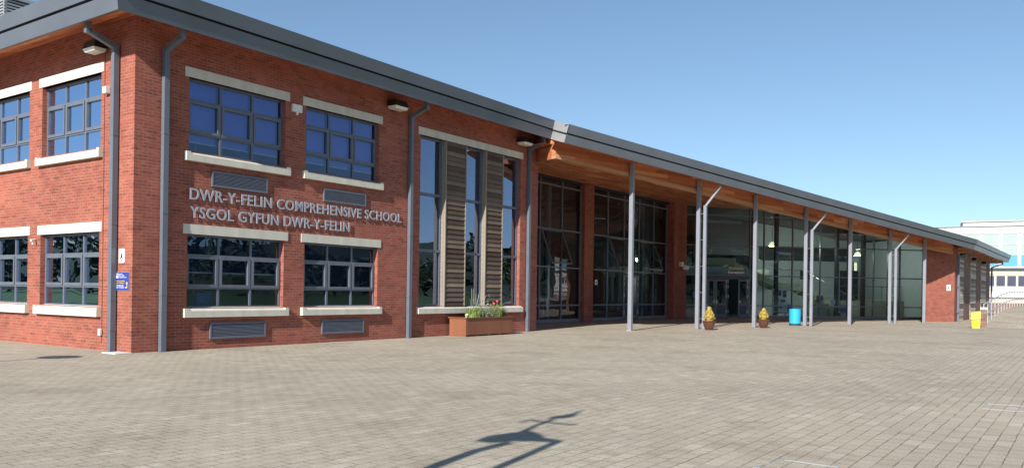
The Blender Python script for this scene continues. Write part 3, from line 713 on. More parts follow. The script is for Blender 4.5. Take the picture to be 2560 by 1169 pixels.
# brick wall right of the lobby, corner and boarded end wall
m_ = MB(); W0, W1, W2 = F1.w(0,0), None, None
W0 = Vector((26.72, 53.5, 0)); W1 = F4.w(-.45, 0, 0)
dW = (W1-W0).length; zt = 5.35
q4(m_, W0, W1, W1+Vector((0,0,zt)), W0+Vector((0,0,zt)), [(0,0),(dW,0),(dW,zt),(0,zt)])
Wb = FL.w(18.45, .05, 0); q4(m_, W0, Wb, Wb+Vector((0,0,zt)), W0+Vector((0,0,zt)), [(0,0),(4,0),(4,zt),(0,zt)])
part('wall', m_, 'brick')
part('wall', MB(F4).box(-.45, .9, -.004, .3, 0, 4.85), 'brick')
m_ = MB(F4)
brk = [(-.45,.95),(4.0,7.9),(11.4,15.05),(18.8,22.3)]
m_.box(.9, 22.3, .0, .3, 0, 5.1); m_.face([(22.3,.3,0),(22.3,8,0),(22.3,8,5.1),(22.3,.3,5.1)])
part('wall', m_, 'brick_dark')
for a, b in ((.95,4.0),(7.9,11.4),(15.05,18.8)):
    bd = MB(F4); n = 30
    for k in range(n):
        q0 = .02+k*.168; y0 = -.05; 
        bd.hexa([(a+.02,y0,q0+.006),(b-.02,y0,q0+.006),(b-.02,.05,q0+.006),(a+.02,.05,q0+.006),(a+.02,-.02,q0+.165),(b-.02,-.02,q0+.165),(b-.02,.05,q0+.165),(a+.02,.05,q0+.165)])
    part('timber_cladding', bd, 'cladding_sunlit')
for k in range(7): part('rafter_end', MB(F4).box(.6+k*3.6, .85+k*3.6, -.9, -.002, 4.62+.006*k, 4.85+.006*k), 'pale_wood')
so = MB(F4); so.face([(-1.2,-.97,4.72),(28,-.97,4.94),(28,.4,5.15),(-1.2,.4,5.0)], [(0,0),(29,0),(29,1.3),(0,1.3)]); part('soffit', so, 'soffit_wood')
def pipe4(x, zt):
    m_ = MB(F4); m_.box(x, x+.13, -.20, -.07, .01, zt); m_.bar((x+.065,-.135,zt-.05),(x+1.4,-.85,zt+.28),.09); m_.box(x+1.35,x+1.46,-.9,-.79,zt+.22,zt+.55); o = part('downpipe', m_, 'frame')
    for z in (.6, 2.3, 3.7): obj('bracket', MB(F4).box(x-.1, x+.2, -.23, -.03, z, z+.05), M['pipe'], o)
pipe4(.35, 4.35); pipe4(22.4, 4.35)

# interiors of the brick wing: floor slabs, back walls, stair behind the tall window
m_ = MB(F1)
m_.box(.32, 17.0, .32, 14.5, -.02, .02); m_.box(.32, 9.6, .32, 14.5, 3.5, 3.8); m_.box(.32, 17.0, .32, 14.5, 7.2, 7.3)
part('floor_slab', m_, 'floor_in')
m_ = MB(F1)
m_.box(5.0, 9.5, 5.0, 5.1, .03, 3.45); m_.box(.35, 5.0, 9.0, 9.1, .03, 3.45); m_.box(5.0, 9.5, 5.0, 5.1, 3.81, 7.18); m_.box(.35, 5.0, 9.0, 9.1, 3.81, 7.18)
m_.box(9.55, 9.7, .32, 14.4, .03, 7.18); m_.box(9.75, 17, 6.0, 6.1, .03, 7.18)
part('interior_wall', m_, 'plaster')
st = MB(F1)
for k in range(9): st.box(10.1+k*.32, 10.1+(k+1)*.32, 1.3, 2.6, .9+k*.2, 1.12+k*.2)
for k in range(6): st.box(12.9+k*.32, 12.9+(k+1)*.32, 3.0, 4.2, 3.1+k*.2, 3.3+k*.2)
st.box(12.9, 16.5, 1.3, 2.8, 2.75, 2.95); st.box(9.8, 12.9, 3.0, 4.2, 3.5, 3.7)
part('interior_stair', st, 'ceiling')

# louvred cowl on the roof above the left facade
vt = thing('roof_vent', 'pale louvred ventilation box on the roof at the top left', 'roof vent', F1.w(3.0, 12.2, 8.28))
m_ = MB(F1); x0, x1, y0, y1 = 2.0, 3.6, 11.3, 13.0
m_.box(x0+.1,x1-.1,y0+.1,y1-.1,8.28,11.0); obj('core', m_, M['groove'], vt)
m_ = MB(F1)
for k in range(26):
    z = 8.45+k*.1
    m_.box(x0,x1,y0,y0+.05,z,z+.05); m_.box(x0,x1,y1-.05,y1,z,z+.05); m_.box(x0,x0+.05,y0,y1,z,z+.05); m_.box(x1-.05,x1,y0,y1,z,z+.05)
obj('louvre', m_, M['pale_and_sunlit'], vt)
m_ = MB(F1); m_.box(x0-.05,x1+.05,y0-.05,y1+.05,11.05,11.15)
for x in (x0,x1-.08):
    for y in (y0,y1-.08): m_.box(x,x+.08,y,y+.08,8.28,11.05)
obj('frame', m_, M['pale_and_sunlit'], vt)

# ------------------------------------------------------------------ lettering
def text_mesh(s, height=1.0, bold=.0, space=1.0):
    cu = bpy.data.curves.new('t', 'FONT'); cu.body = s; cu.size = 1.0; cu.offset = bold; cu.space_character = space; cu.resolution_u = 4; cu.fill_mode = 'BOTH'
    o = bpy.data.objects.new('t', cu); C.objects.link(o)
    bpy.context.view_layer.update()
    me = bpy.data.meshes.new_from_object(o.evaluated_get(bpy.context.evaluated_depsgraph_get()))
    vs = [v.co.copy() for v in me.vertices]; fs = [list(p.vertices) for p in me.polygons]
    bpy.data.objects.remove(o); bpy.data.curves.remove(cu); bpy.data.meshes.remove(me)
    return vs, fs
def islands(nv, fs):
    par = list(range(nv))
    def find(a):
        while par[a] != a: par[a] = par[par[a]]; a = par[a]
        return a
    for f in fs:
        for v in f[1:]: par[find(v)] = find(f[0])
    g = {}
    for f in fs: g.setdefault(find(f[0]), []).append(f)
    return list(g.values())
def put_text(mb, s, fr, x0, x1, z0, z1, n, axis='x', depth=0.0, bold=.0, flip=1):
    """fit the line into the box x0..x1, z0..z1 of a wall plane"""
    vs, fs = text_mesh(s, bold=bold)
    xa = min(v.x for v in vs); xb = max(v.x for v in vs); ya = min(v.y for v in vs); yb = max(v.y for v in vs)
    def T(v, d=0):
        a = lerp(x0, x1, (v.x-xa)/(xb-xa)); z = lerp(z0, z1, (v.y-ya)/(yb-ya))
        return (a, n-d, z) if axis == 'x' else (n-d, a, z)
    for f in fs: mb.face([T(vs[i]) for i in f])
def solid_letters(s, x0, x1, z0, z1, n, depth, parent, bold, mat_):
    vs, fs = text_mesh(s, bold=bold, space=1.07)
    xa = min(v.x for v in vs); xb = max(v.x for v in vs)
    cap = max(v.y for v in vs if True); ya, yb = min(v.y for v in vs), cap
    for isl in sorted(islands(len(vs), fs), key=lambda q: min(vs[i].x for f in q for i in f)):
        mb = MB(F1)
        P = lambda i, d: (lerp(x0, x1, (vs[i].x-xa)/(xb-xa)), n-d, lerp(z0, z1, (vs[i].y-ya)/(yb-ya)))
        ed = {}
        for f in isl:
            mb.face([P(i, depth) for i in f]); mb.face([P(i, 0) for i in reversed(f)])
            for a, b in zip(f, f[1:]+f[:1]): ed[(a, b)] = ed.get((a, b), 0)+1
        for (a, b) in ed:
            if (b, a) not in ed: mb.face([P(a, 0), P(b, 0), P(b, depth), P(a, depth)])
        obj('letter', mb, M[mat_], parent)
t1 = thing('sign_lettering', 'upper row of raised grey letters reading DWR-Y-FELIN COMPREHENSIVE SCHOOL', 'sign', F1.w(1.45,-.07,3.7), 'rows of school name lettering')
solid_letters('DWR-Y-FELIN COMPREHENSIVE SCHOOL', 1.45, 9.08, 3.715, 4.005, -.028, .02, t1, .014, 'letter')
t2 = thing('sign_lettering', 'lower row of raised grey letters reading YSGOL GYFUN DWR-Y-FELIN', 'sign', F1.w(1.45,-.07,3.26), 'rows of school name lettering')
solid_letters('YSGOL GYFUN DWR-Y-FELIN', 1.46, 6.81, 3.265, 3.555, -.028, .02, t2, .014, 'letter')

def plate_y(name, label, y0, y1, z0, z1, mat_, edge=None):      # plate on the left facade
    m_ = MB(F1)
    if edge: m_.box(-.018,-.004,y0-.012,y1+.012,z0-.012,z1+.012)
    t = thing(name, label, 'sign', F1.w(-.01,(y0+y1)/2,z0))
    if edge: obj('rim', m_, M[edge], t)
    m_ = MB(F1); m_.box(-.026,-.02 if edge else -.004,y0,y1,z0,z1); obj('plate', m_, M[mat_], t)
    return t
def ytext(t, name, s, yl, yr, z0, z1, mat_, n=-.029, bold=.02):
    # the left facade is read from the court: text runs towards the corner (falling y)
    m_ = MB(F1); put_text(m_, s, F1, yl, yr, z0, z1, n, axis='y', bold=bold); obj(name, m_, M[mat_], t)
t = plate_y('block_sign', 'small upright white plate with a black letter A near the corner', .30, .53, 2.10, 2.43, 'signwhite')
ytext(t, 'lettering', 'A', .48, .35, 2.18, 2.33, 'signblack', bold=.05); ytext(t, 'lettering', 'BLOC', .47, .36, 2.36, 2.39, 'signblack'); ytext(t, 'lettering', 'BLOCK', .48, .35, 2.13, 2.16, 'signblack')
t = plate_y('direction_sign', 'blue direction board with yellow and white words and a yellow arrow', .10, .68, 1.46, 1.88, 'signblue', 'brass')
m_ = MB(F1); m_.box(-.03,-.027,.54,.62,1.74,1.85); obj('emblem', m_, M['signwhite'], t)
m_ = MB(F1); m_.box(-.032,-.0305,.56,.60,1.80,1.84); obj('emblem_mark', m_, M['signblue'], t)
for s_, yl, yr, z0, z1, c in (('Ysgol Gyfun', .51, .36, 1.825, 1.85, 'signwhite'), ('Dwr y Felin', .51, .28, 1.785, 1.815, 'signwhite'), ('Comprehensive School', .51, .19, 1.745, 1.772, 'signwhite'),
        ('Rhaid i bob ymwelydd', .66, .26, 1.655, 1.685, 'signyellow'), ("fynd i'r dderbynfa", .63, .29, 1.61, 1.64, 'signyellow'), ('All visitors must', .61, .31, 1.555, 1.585, 'signwhite'), ('report to reception', .64, .28, 1.505, 1.535, 'signwhite')):
    ytext(t, 'lettering', s_, yl, yr, z0, z1, c, bold=.03)
m_ = MB(F1); m_.box(-.031,-.028,.155,.175,1.51,1.62); m_.box(-.031,-.028,.175,.24,1.51,1.53); m_.face([(-.0315,.205,1.61),(-.0315,.165,1.665),(-.0315,.125,1.61)]); obj('arrow', m_, M['signyellow'], t)

# reception sign on the lobby glass
t = thing('reception_sign', 'yellow Derbynfa over white Reception lettering above the lobby doors', 'sign', FL.w(4.0,-.02,2.93))
m_ = MB(FL); put_text(m_, 'Derbynfa', FL, 3.48, 4.50, 3.19, 3.42, -.012, bold=.03); obj('lettering', m_, M['signyellow'], t)
m_ = MB(FL); put_text(m_, 'Reception', FL, 3.42, 4.56, 2.93, 3.15, -.012, bold=.03); obj('lettering', m_, M['signwhite'], t)
# A plate on the far brick wall
FWw = Fr((W0.x, W0.y), math.degrees(math.atan2(W1.x-W0.x, W1.y-W0.y)))
t = thing('block_sign', 'square white plate with a black A on the far brick wall beside the boards', 'sign', FWw.w(1.9,-.02,2.0))
m_ = MB(FWw); m_.box(1.78,2.10,-.02,-.004,2.04,2.42); obj('plate', m_, M['signwhite'], t)
m_ = MB(FWw); put_text(m_, 'A', FWw, 1.86, 2.02, 2.14, 2.30, -.023, bold=.06); obj('lettering', m_, M['signblack'], t)
t = thing('block_sign', 'white A plate added on the glazed screen for a reflected sign right of the first brick pier', 'sign', F1.w(28.95,3.95,2.0))  # plate stands in for a sign mirrored in the glass
m_ = MB(F1); m_.box(28.85,29.1,3.92,3.935,2.0,2.28); obj('plate', m_, M['signwhite'], t)
m_ = MB(F1); put_text(m_, 'A', F1, 28.9, 29.05, 2.06, 2.2, 3.915, bold=.06); obj('lettering', m_, M['signblack'], t)

# ------------------------------------------------------------------ fittings on the walls
def floodlight(fr, s_, z, label, axis='x', sc=1.0, dark=False):
    P = (lambda a, n, q: (s_+a*sc, -n*sc, z+q*sc)) if axis == 'x' else (lambda a, n, q: (-n*sc, s_+a*sc, z+q*sc))
    t = thing('wall_floodlight', label, 'floodlight', fr.w(*P(0, 0, 0)), 'floodlights under the eaves')
    m_ = MB(fr); m_.hexa([P(-.30,.06,.0),P(.30,.06,.0),P(.30,.44,.0),P(-.30,.44,.0),P(-.27,.06,.20),P(.27,.06,.20),P(.27,.37,.20),P(-.27,.37,.20)]); m_.hexa([P(-.1,0,0),P(.1,0,0),P(.1,.06,0),P(-.1,.06,0),P(-.1,0,.15),P(.1,0,.15),P(.1,.06,.15),P(-.1,.06,.15)])
    obj('housing', m_, M['black'], t)
    m_ = MB(fr); m_.hexa([P(-.25,.10,-.085),P(.25,.10,-.085),P(.25,.38,-.085),P(-.25,.38,-.085),P(-.29,.07,-.002),P(.29,.07,-.002),P(.29,.43,-.002),P(-.29,.43,-.002)])
    obj('lens', m_, M['black' if dark else 'lens'], t)
floodlight(F1, 8.62, 7.33, 'black floodlight with pale lens under the roof above the name lettering')
floodlight(F1, 15.78, 7.31, 'black floodlight with pale lens under the roof beside the tall window')
floodlight(F1, 1.38, 7.22, 'large black floodlight with pale lens under the roof of the left facade', axis='y', sc=.9)
for s_, wd in ((2.0,'nearest'),(8.6,'middle'),(15.4,'farthest')):
    floodlight(F4, s_, 4.42, wd+' of three small black lamps under the eave of the boarded end wall', dark=True, sc=.9)
t = thing('alarm_box', 'white alarm sensor box between the two upper windows', 'alarm', F1.w(4.74,-.05,6.43))
m_ = MB(F1); m_.box(4.58,4.90,-.10,-.003,6.47,6.68); obj('box', m_, M['white'], t, bevel=.012)
m_ = MB(F1); m_.lathe((4.74,-.06,6.40), [(0,-.02),(.03,0),(.04,.04),(.03,.068)], 12); obj('sensor_eye', m_, M['white'], t)
t = thing('wall_sensor', 'small white sensor beside the downpipe of the left facade', 'sensor', F1.w(-.03,1.18,6.15))
m_ = MB(F1); m_.box(-.12,-.003,1.05,1.2,6.16,6.32); obj('box', m_, M['white'], t, bevel=.01)
t = thing('junction_box', 'little white socket box low on the cable of the left facade', 'junction box', F1.w(-.03,1.28,.36))
m_ = MB(F1); m_.box(-.08,-.02,1.24,1.33,.36,.52); obj('box', m_, M['white'], t, bevel=.01)
t = thing('wall_camera', 'tiny white camera beside the lower left facade window', 'security camera', F1.w(-.03,4.6,2.66))
m_ = MB(F1); m_.tube((-.02,4.62,2.74),(-.16,4.55,2.72),.03,n=10); m_.tube((-.1,4.58,2.73),(-.1,4.58,2.62),.02,n=8); obj('body', m_, M['white'], t)
t = thing('security_camera', 'white twin head security camera on the second brick pier', 'security camera', F1.w(39.2,3.4,3.3))
m_ = MB(F1); m_.box(38.9,39.2,3.25,3.44,3.32,3.62); m_.tube((39.2,3.3,3.3),(39.45,3.05,3.25),.16,n=14); obj('body', m_, M['white'], t)

# things behind the glass
def pendant(x, y, z, label):
    t = thing('pendant_lamp', label, 'pendant lamp', FL.w(x,y,z), 'domed pendant lamps in the lobby')
    m_ = MB(FL); m_.lathe((x,y,z), [(.24,0),(.22,.12),(.14,.24),(.04,.30),(0,.31)], 20); obj('shade', m_, M['lamp'], t, smooth=True)
    m_ = MB(FL); m_.tube((x,y,z+.3),(x,y,z+1.3),.015,n=6); obj('flex', m_, M['black'], t)
    li = bpy.data.lights.new('pendant_bulb', 'POINT'); li.energy = 190; li.color = (1,.93,.78); li.shadow_soft_size = .12
    lo_ = bpy.data.objects.new('pendant_bulb', li); C.objects.link(lo_); lo_.parent = t; lo_.location = (0,0,-.12)
pendant(8.3, 3.4, 5.1, 'glowing domed lamp hanging above the stair in the lobby')
pendant(13.95, 1.7, 4.45, 'glowing domed lamp hanging by the pale lobby wall')
t = thing('wall_lamp', 'upright glowing wall lamp below the hanging lamp in the lobby', 'wall lamp', FL.w(13.75,1.6,3.4))
m_ = MB(FL); m_.box(13.7,13.85,1.6,1.7,3.4,3.95); obj('tube', m_, M['lamp'], t)
m_ = MB(FL); m_.box(13.66,13.89,1.71,1.78,3.3,4.05); obj('back_plate', m_, M['black'], t)
t = thing('reception_desk', 'low pale desk units standing behind the lobby glass', 'desk', FL.w(11,1,0))
m_ = MB(FL); m_.box(10.4,11.3,1.0,1.6,.02,1.0); m_.box(11.5,12.2,1.2,1.8,.02,.85); obj('base', m_, M['desk'], t)
m_ = MB(FL); m_.box(10.35,11.35,.95,1.65,1.0,1.05); obj('counter', m_, M['stair'], t)
for x_, y_, lab in ((9.0,2.2,'dark lobby chair left of the desk units behind the glass'),(12.9,1.5,'dark lobby chair right of the desk units behind the glass')):
    t = thing('lobby_chair', lab, 'chair', FL.w(x_,y_,0), 'lobby chairs')
    m_ = MB(FL); m_.box(x_-.25,x_+.25,y_-.25,y_+.25,.40,.48); obj('seat', m_, M['bluebox'], t)
    m_ = MB(FL); m_.box(x_-.25,x_+.25,y_+.2,y_+.26,.50,.95); obj('backrest', m_, M['bluebox'], t)
    for ax in (-.22,.22):
        for ay in (-.2,.2): obj('leg', MB(FL).box(x_+ax-.015,x_+ax+.015,y_+ay-.015,y_+ay+.015,.015,.40), M['steel'], t)
t = thing('desk_monitor', 'grey screen standing on the lobby desk', 'monitor', FL.w(10.8,1.3,1.05))
m_ = MB(FL); m_.box(10.6,11.1,1.28,1.33,1.2,1.6); obj('screen', m_, M['frame'], t)
m_ = MB(FL); m_.box(10.8,10.9,1.25,1.4,1.05,1.2); obj('stand', m_, M['frame_dark'], t)
t = thing('poster_board', 'pale display board with printed panels behind the lobby glass', 'display board', FL.w(7.3,.5,.3))
m_ = MB(FL); m_.box(6.85,7.95,.45,.5,.35,2.0); obj('board', m_, M['signwhite'], t)
m_ = MB(FL)
for q in ((6.9,7.2,1.62,1.92),(7.25,7.5,1.55,1.93),(7.6,7.85,1.45,1.9),(6.95,7.35,1.2,1.34),(7.45,7.8,1.1,1.3),(6.95,7.6,.7,.8),(7.0,7.3,.45,.6)): m_.box(q[0],q[1],.443,.449,q[2],q[3])
obj('print', m_, M['signprint'] if 'signprint' in M else M['frame'], t)
m_ = MB(FL)
for x in (6.95, 7.85): m_.box(x-.02,x+.02,.5,.54,.02,1.9); m_.box(x-.02,x+.02,.3,.75,.015,.05)
obj('leg', m_, M['frame_dark'], t)
t = tag(obj('notice', MB(FL).box(.95,1.3,.04,.05,1.35,1.75), M['paper']), 'white notice stuck inside the lobby glass left of the doors', 'notice')
t = tag(obj('notice', MB(FL).box(10.9,11.25,.04,.05,.98,1.3), M['paper']), 'white notice inside the lobby glass above the desk', 'notice')
for (y0, y1, z0, z1, n_, lab) in ((1.62,2.02,5.0,5.42,.22,'pale blue paper propped in the right pane of the upper left facade window'),
                                  (3.55,3.85,4.96,5.06,.24,'paper lying on the sill at the left of the upper left facade window'),
                                  (7.2,7.5,4.96,5.12,.24,'crumpled paper on the sill of the partly cut off upper window'),):
    m_ = MB(F1); m_.hexa([(n_,y0,z0),(n_,y1,z0),(n_+.02,y1,z0),(n_+.02,y0,z0),(n_+.05,y0,z1),(n_+.05,y1,z1-.05),(n_+.07,y1,z1-.05),(n_+.07,y0,z1)])
    tag(obj('paper_sheet', m_, M['paper']), lab, 'paper')
for (x0, x1, lab) in ((1.95,2.42,'blue plastic box on the sill inside the first ground floor window'), (5.2,5.5,'blue plastic box on the sill inside the second ground floor window')):
    m_ = MB(F1); m_.hexa([(x0+.03,.4,1.06),(x1-.03,.4,1.06),(x1-.03,.65,1.06),(x0+.03,.65,1.06),(x0,.37,1.36),(x1,.37,1.36),(x1,.68,1.36),(x0,.68,1.36)])
    t = tag(obj('storage_box', m_, M['bluebox']), lab, 'storage box')
    m_ = MB(F1); m_.box(x0-.02,x1+.02,.35,.7,1.365,1.40); obj('lid', m_, M['bluebox'], t)

# ------------------------------------------------------------------ court furniture
# planter: 2.75 x .75 m against the wall below the tall window
c0 = Vector((-1.55, 28.05, 0)); FP = Fr((c0.x, c0.y), 35.07)
PL = thing('planter', 'long rusty brown metal trough planter below the tall window', 'planter', FP.w(1.35,.37,0))
m_ = MB(FP); m_.box(0,2.75,0,.72,.05,.62); obj('trough', m_, M['planter'], PL, bevel=.006)
m_ = MB(FP); m_.box(-.035,2.785,-.035,.02,.625,.655); m_.box(-.035,2.785,.70,.755,.625,.655); m_.box(-.035,.02,.02,.70,.625,.655); m_.box(2.73,2.785,.02,.70,.625,.655); obj('rim', m_, M['planter'], PL)
m_ = MB(FP)
for k in range(5): m_.box(.05+k*.63,.16+k*.63,.03,.7,0,.05)
m_.box(-.01,.04,.0,.72,0,.05)
obj('foot', m_, M['planter'], PL)
m_ = MB(FP); m_.face([(.02,.02,.60),(2.73,.02,.60),(2.73,.70,.60),(.02,.70,.60)]); m_.face([(.02,.02,.628),(2.73,.02,.628),(2.73,.70,.628),(.02,.70,.628)]); obj('soil', m_, M['soil'], PL)
def blade(mb, x, y, z, h, lean, az, wd):
    dx, dy = math.cos(az), math.sin(az); px, py = -dy*wd/2, dx*wd/2; prev = None
    for k in range(5):
        t = k/4; r = lean*t*t; q = (x+dx*r, y+dy*r, z+h*t*(1-.15*t)); f = 1-t*.92
        c_ = ((q[0]-px*f,q[1]-py*f,q[2]), (q[0]+px*f,q[1]+py*f,q[2]))
        if prev: mb.face([prev[0],prev[1],c_[1],c_[0]])
        prev = c_
def tuft(name, label, cat, x, y, n, h, lean, wd, mat_, group=None, r=.12):
    m_ = MB(FP)
    for k in range(n):
        a = random.uniform(0, 6.28); q = random.uniform(0, r)
        blade(m_, x+q*math.cos(a), y+q*math.sin(a)*.7, .63, h*random.uniform(.6,1.1), lean*random.uniform(.4,1.2), random.uniform(0,6.28), wd)
    return tag(obj(name, m_, M[mat_]), label, cat, group)
tuft('lime_grass', 'lime green spiky tuft at the left end of the planter', 'plant', .78,.3, 330, .40,.24,.026,'leaf_lime', r=.34)
tuft('green_grass', 'green leafy tuft in the middle left of the planter', 'plant', 1.2,.38, 260, .44,.24,.022,'leaf_green', r=.3)
tuft('lily_leaves', 'bright strap leaved clump below the red tulips in the planter', 'plant', 2.12,.28, 230, .52,.24,.034,'leaf_lime', r=.28)
tuft('green_grass', 'short green tuft at the right end of the planter', 'plant', 2.45,.3, 220, .36,.26,.026,'leaf_green', r=.24)
m_ = MB(FP)
for k in range(1300):
    x = random.gauss(1.6,.30); y = .35+random.uniform(-.28,.28); z = .64+abs(random.gauss(0,.22)); a = random.uniform(0,6.28); s_ = random.uniform(.016,.036)
    if not .95 < x < 2.2: continue
    u = Vector((math.cos(a), math.sin(a), random.uniform(-.5,.5)))*s_; v = Vector((-math.sin(a), math.cos(a), random.uniform(-1,1)))*s_*.5; c_ = Vector((x,y,z))
    m_.face([tuple(c_-u),tuple(c_+v),tuple(c_+u),tuple(c_-v)])
tag(obj('silvery_bush', m_, M['leaf_grey']), 'silvery bushy plant filling the middle of the planter', 'plant')
# feather grass plumes
fg = thing('feather_grass', 'tall dry feather grass with pale plumes at the left of the planter', 'grass plant', FP.w(1.0,.4,.63))
m1 = MB(FP); m2 = MB(FP)
for (dx, dy, h, tx) in ((-.22,0,1.02,-.04),(-.05,.05,1.0,.02),(-.1,-.05,.82,0),(.02,.02,.9,.28),(.08,.0,.80,.12),(.0,.04,.62,.2),(.15,.0,.66,.26),(.2,.02,.78,.52),(.1,-.04,.6,.42),(-.2,.02,.64,-.1),(.3,.05,.4,.4),(-.3,.03,.3,-.16),(-.02,.06,.7,.08)):
    p = Vector((1.02+dx*.8,.4+dy,.63)); q = p+Vector((tx,dy*.5,h)); qm = p.lerp(q,.62)+Vector((tx*-.08,0,.03))
    m1.tube(tuple(p),tuple(qm),.006,n=4,caps=False); m1.tube(tuple(qm),tuple(q),.005,n=4,caps=False)
    for k in range(60):
        t = random.uniform(0,1); c_ = qm.lerp(q, .15+.95*t); r = .045*math.sin(math.pi*min(1,.1+t*.9))+.004; a = random.uniform(0,6.28)
        e = c_+Vector((math.cos(a)*r, math.sin(a)*r, .035)); m2.face([tuple(c_),tuple(c_+Vector((.009,.006,0))),tuple(e)])
for k in range(60):
    blade(m1, 1.0+random.uniform(-.2,.3), .4+random.uniform(-.15,.15), .63, random.uniform(.25,.5), random.uniform(.05,.3), random.uniform(0,6.28), .008)
obj('stem', m1, M['leaf_grey'], fg); obj('plume', m2, M['plume'], fg)
fg2 = thing('feather_grass', 'two short dry grass heads left of the red tulips in the planter', 'grass plant', FP.w(1.6,.4,.63))
m1 = MB(FP); m2 = MB(FP)
for (x, h) in ((1.62,.46),(1.72,.50)):
    p = Vector((x,.4,.63)); q = p+Vector((.06,0,h)); m1.tube(tuple(p),tuple(q),.004,n=4)
    m2.tube(tuple(p.lerp(q,.62)),tuple(q),.011,.004,n=6)
obj('stem', m1, M['leaf_grey'], fg2); obj('plume', m2, M['plume'], fg2)
for (x, z, lab) in ((2.0,1.10,'lower red tulip on the left in the planter'),(2.2,1.19,'taller red tulip on the right in the planter')):
    t = thing('tulip', lab, 'flower', FP.w(x,.3,.63), 'red tulips in the planter')
    m_ = MB(FP); m_.tube((x-.05,.3,.63),(x,.3,z-.05),.006,n=5); obj('stem', m_, M['leaf_green'], t)
    m_ = MB(FP); m_.lathe((x,.3,z-.05),[(0,0),(.035,.02),(.045,.055),(.03,.10),(.012,.105)],10); obj('flower_head', m_, M['tulip'], t, smooth=True)
t = thing('spot_lamp', 'little white spike lamp on the left end of the planter', 'lamp', FP.w(.3,.3,.63)); m_ = MB(FP); m_.tube((.33,.25,.63),(.33,.25,.70),.012,n=10); m_.tube((.30,.25,.72),(.37,.23,.745),.032,n=12); obj('head', m_, M['white'], t)

def pot_tree(p, h, r, label):
    t = thing('potted_shrub', label, 'potted plant', (p[0],p[1],0), 'golden shrubs in brown pots')
    fr = Fr(p, 90); fr.n = (0,1)
    m_ = MB(fr); m_.lathe((0,0,0),[(0,.02),(.15,.02),(.155,.045),(.17,.05),(.225,.17),(.262,.30),(.268,.355),(.29,.36),(.292,.40),(.262,.405),(.25,.36),(0,.355)],32)
    obj('pot', m_, M['pot'], t, smooth=False)
    m_ = MB(fr); m_.lathe((0,0,.357),[(.25,0),(0,.01)],24); obj('soil', m_, M['soil'], t)
    m_ = MB(fr); m_.tube((0,0,.36),(0,0,.36+h*.8),.02,.008,n=8); obj('stem', m_, M['trunk'], t)
    m_ = MB(fr)
    for k in range(3600):
        u = random.random(); zz = h*u; rad = r*min(1.0, (.62+u*1.3) if u < .28 else 1.0)*max(.06, (1-max(0,(u-.28))/.78)**.72)
        a = random.uniform(0,6.28); bump_ = 1+.13*math.sin(a*3+u*9)+.10*math.sin(a*5-u*17); q = rad*bump_*random.uniform(.55,1.03)
        c_ = Vector((q*math.cos(a), q*math.sin(a), .38+zz)); s_ = random.uniform(.013,.028)
        n_ = Vector((math.cos(a)+random.gauss(0,.5), math.sin(a)+random.gauss(0,.5), random.gauss(.3,.6))).normalized()
        t1_ = n_.cross(Vector((random.gauss(0,1),random.gauss(0,1),random.gauss(0,1)))).normalized()*s_; t2_ = n_.cross(t1_).normalized()*s_*.6
        m_.face([tuple(c_-t1_),tuple(c_+t2_),tuple(c_+t1_),tuple(c_-t2_)])
    obj('foliage', m_, M['leaf_gold'], t)
pot_tree((8.67,36.27), .64, .245, 'golden cone shaped shrub in a brown pot beside the double column')
pot_tree((12.04,39.47), .56, .235, 'golden rounded shrub in a brown pot between column and blue bin')

t = thing('litter_bin', 'bright cyan blue cylindrical litter bin with a dark base', 'litter bin', (14.86,43.33,0))
fr = Fr((14.86,43.33),90); fr.n = (0,1)
m_ = MB(fr); m_.lathe((0,0,0),[(0,.115),(.285,.115),(.292,.80),(.30,.805),(.30,.86),(.275,.865),(.27,.70),(0,.68)],40); obj('body', m_, M['bin'], t, smooth=False)
m_ = MB(fr); m_.lathe((0,0,0),[(0,.0),(.29,.0),(.295,.11),(0,.112)],40); obj('base', m_, M['binbase'], t)

GB = Fr((24.03,43.22),119)
t = thing('grit_bin', 'yellow grit bin with overhanging sloping lid beside the brick ramp pillar', 'grit bin', GB.w(.25,.3,0))
m_ = MB(GB); m_.hexa([(.05,0,0),(.42,0,0),(.42,.34,0),(.05,.34,0),(.03,-.03,.40),(.44,-.03,.46),(.44,.36,.46),(.03,.36,.40)]); obj('tub', m_, M['yellow'], t, bevel=.01)
m_ = MB(GB); m_.hexa([(-.01,-.07,.43),(.45,-.07,.495),(.45,.38,.495),(-.01,.38,.43),(-.01,-.02,.79),(.45,-.02,.87),(.45,.34,.92),(-.01,.34,.84)]); obj('lid', m_, M['yellow'], t, bevel=.012)
GP = Fr((24.43,43.02),119)
t = thing('brick_pillar', 'short brick pillar with a white cap at the foot of the ramp railing', 'pillar', GP.w(.15,.15,0))
m_ = MB(GP); m_.box(0,.28,0,.28,0,.98); obj('shaft', m_, M['brick_dark'], t)
m_ = MB(GP); m_.box(-.02,.30,-.02,.30,.982,1.09); obj('cap', m_, M['white'], t)

# posts by the doors
for (x, y, lean, lab) in ((1.60,42.18,0,'stainless guard post left of the first brick pier'),(6.68,48.89,.04,'stainless guard post behind the first canopy column, on its left'),(7.86,50.11,0,'stainless guard post right of the first canopy column'),(11.9,50.4,0,'stainless guard post left of the open lobby door'),(15.6,52.8,0,'stainless guard post at the right of the lobby doors')):
    t = thing('guard_post', lab, 'guard post', (x,y,0), 'stainless guard posts at the doors')
    m_ = MB(); m_.tube((x,y,0),(x-lean*2.2,y,.98),.028,n=12); obj('shaft', m_, M['steel'], t)
    m_ = MB(); m_.tube((x,y,.0),(x,y,.015),.07,n=16); obj('base_flange', m_, M['steel'], t)

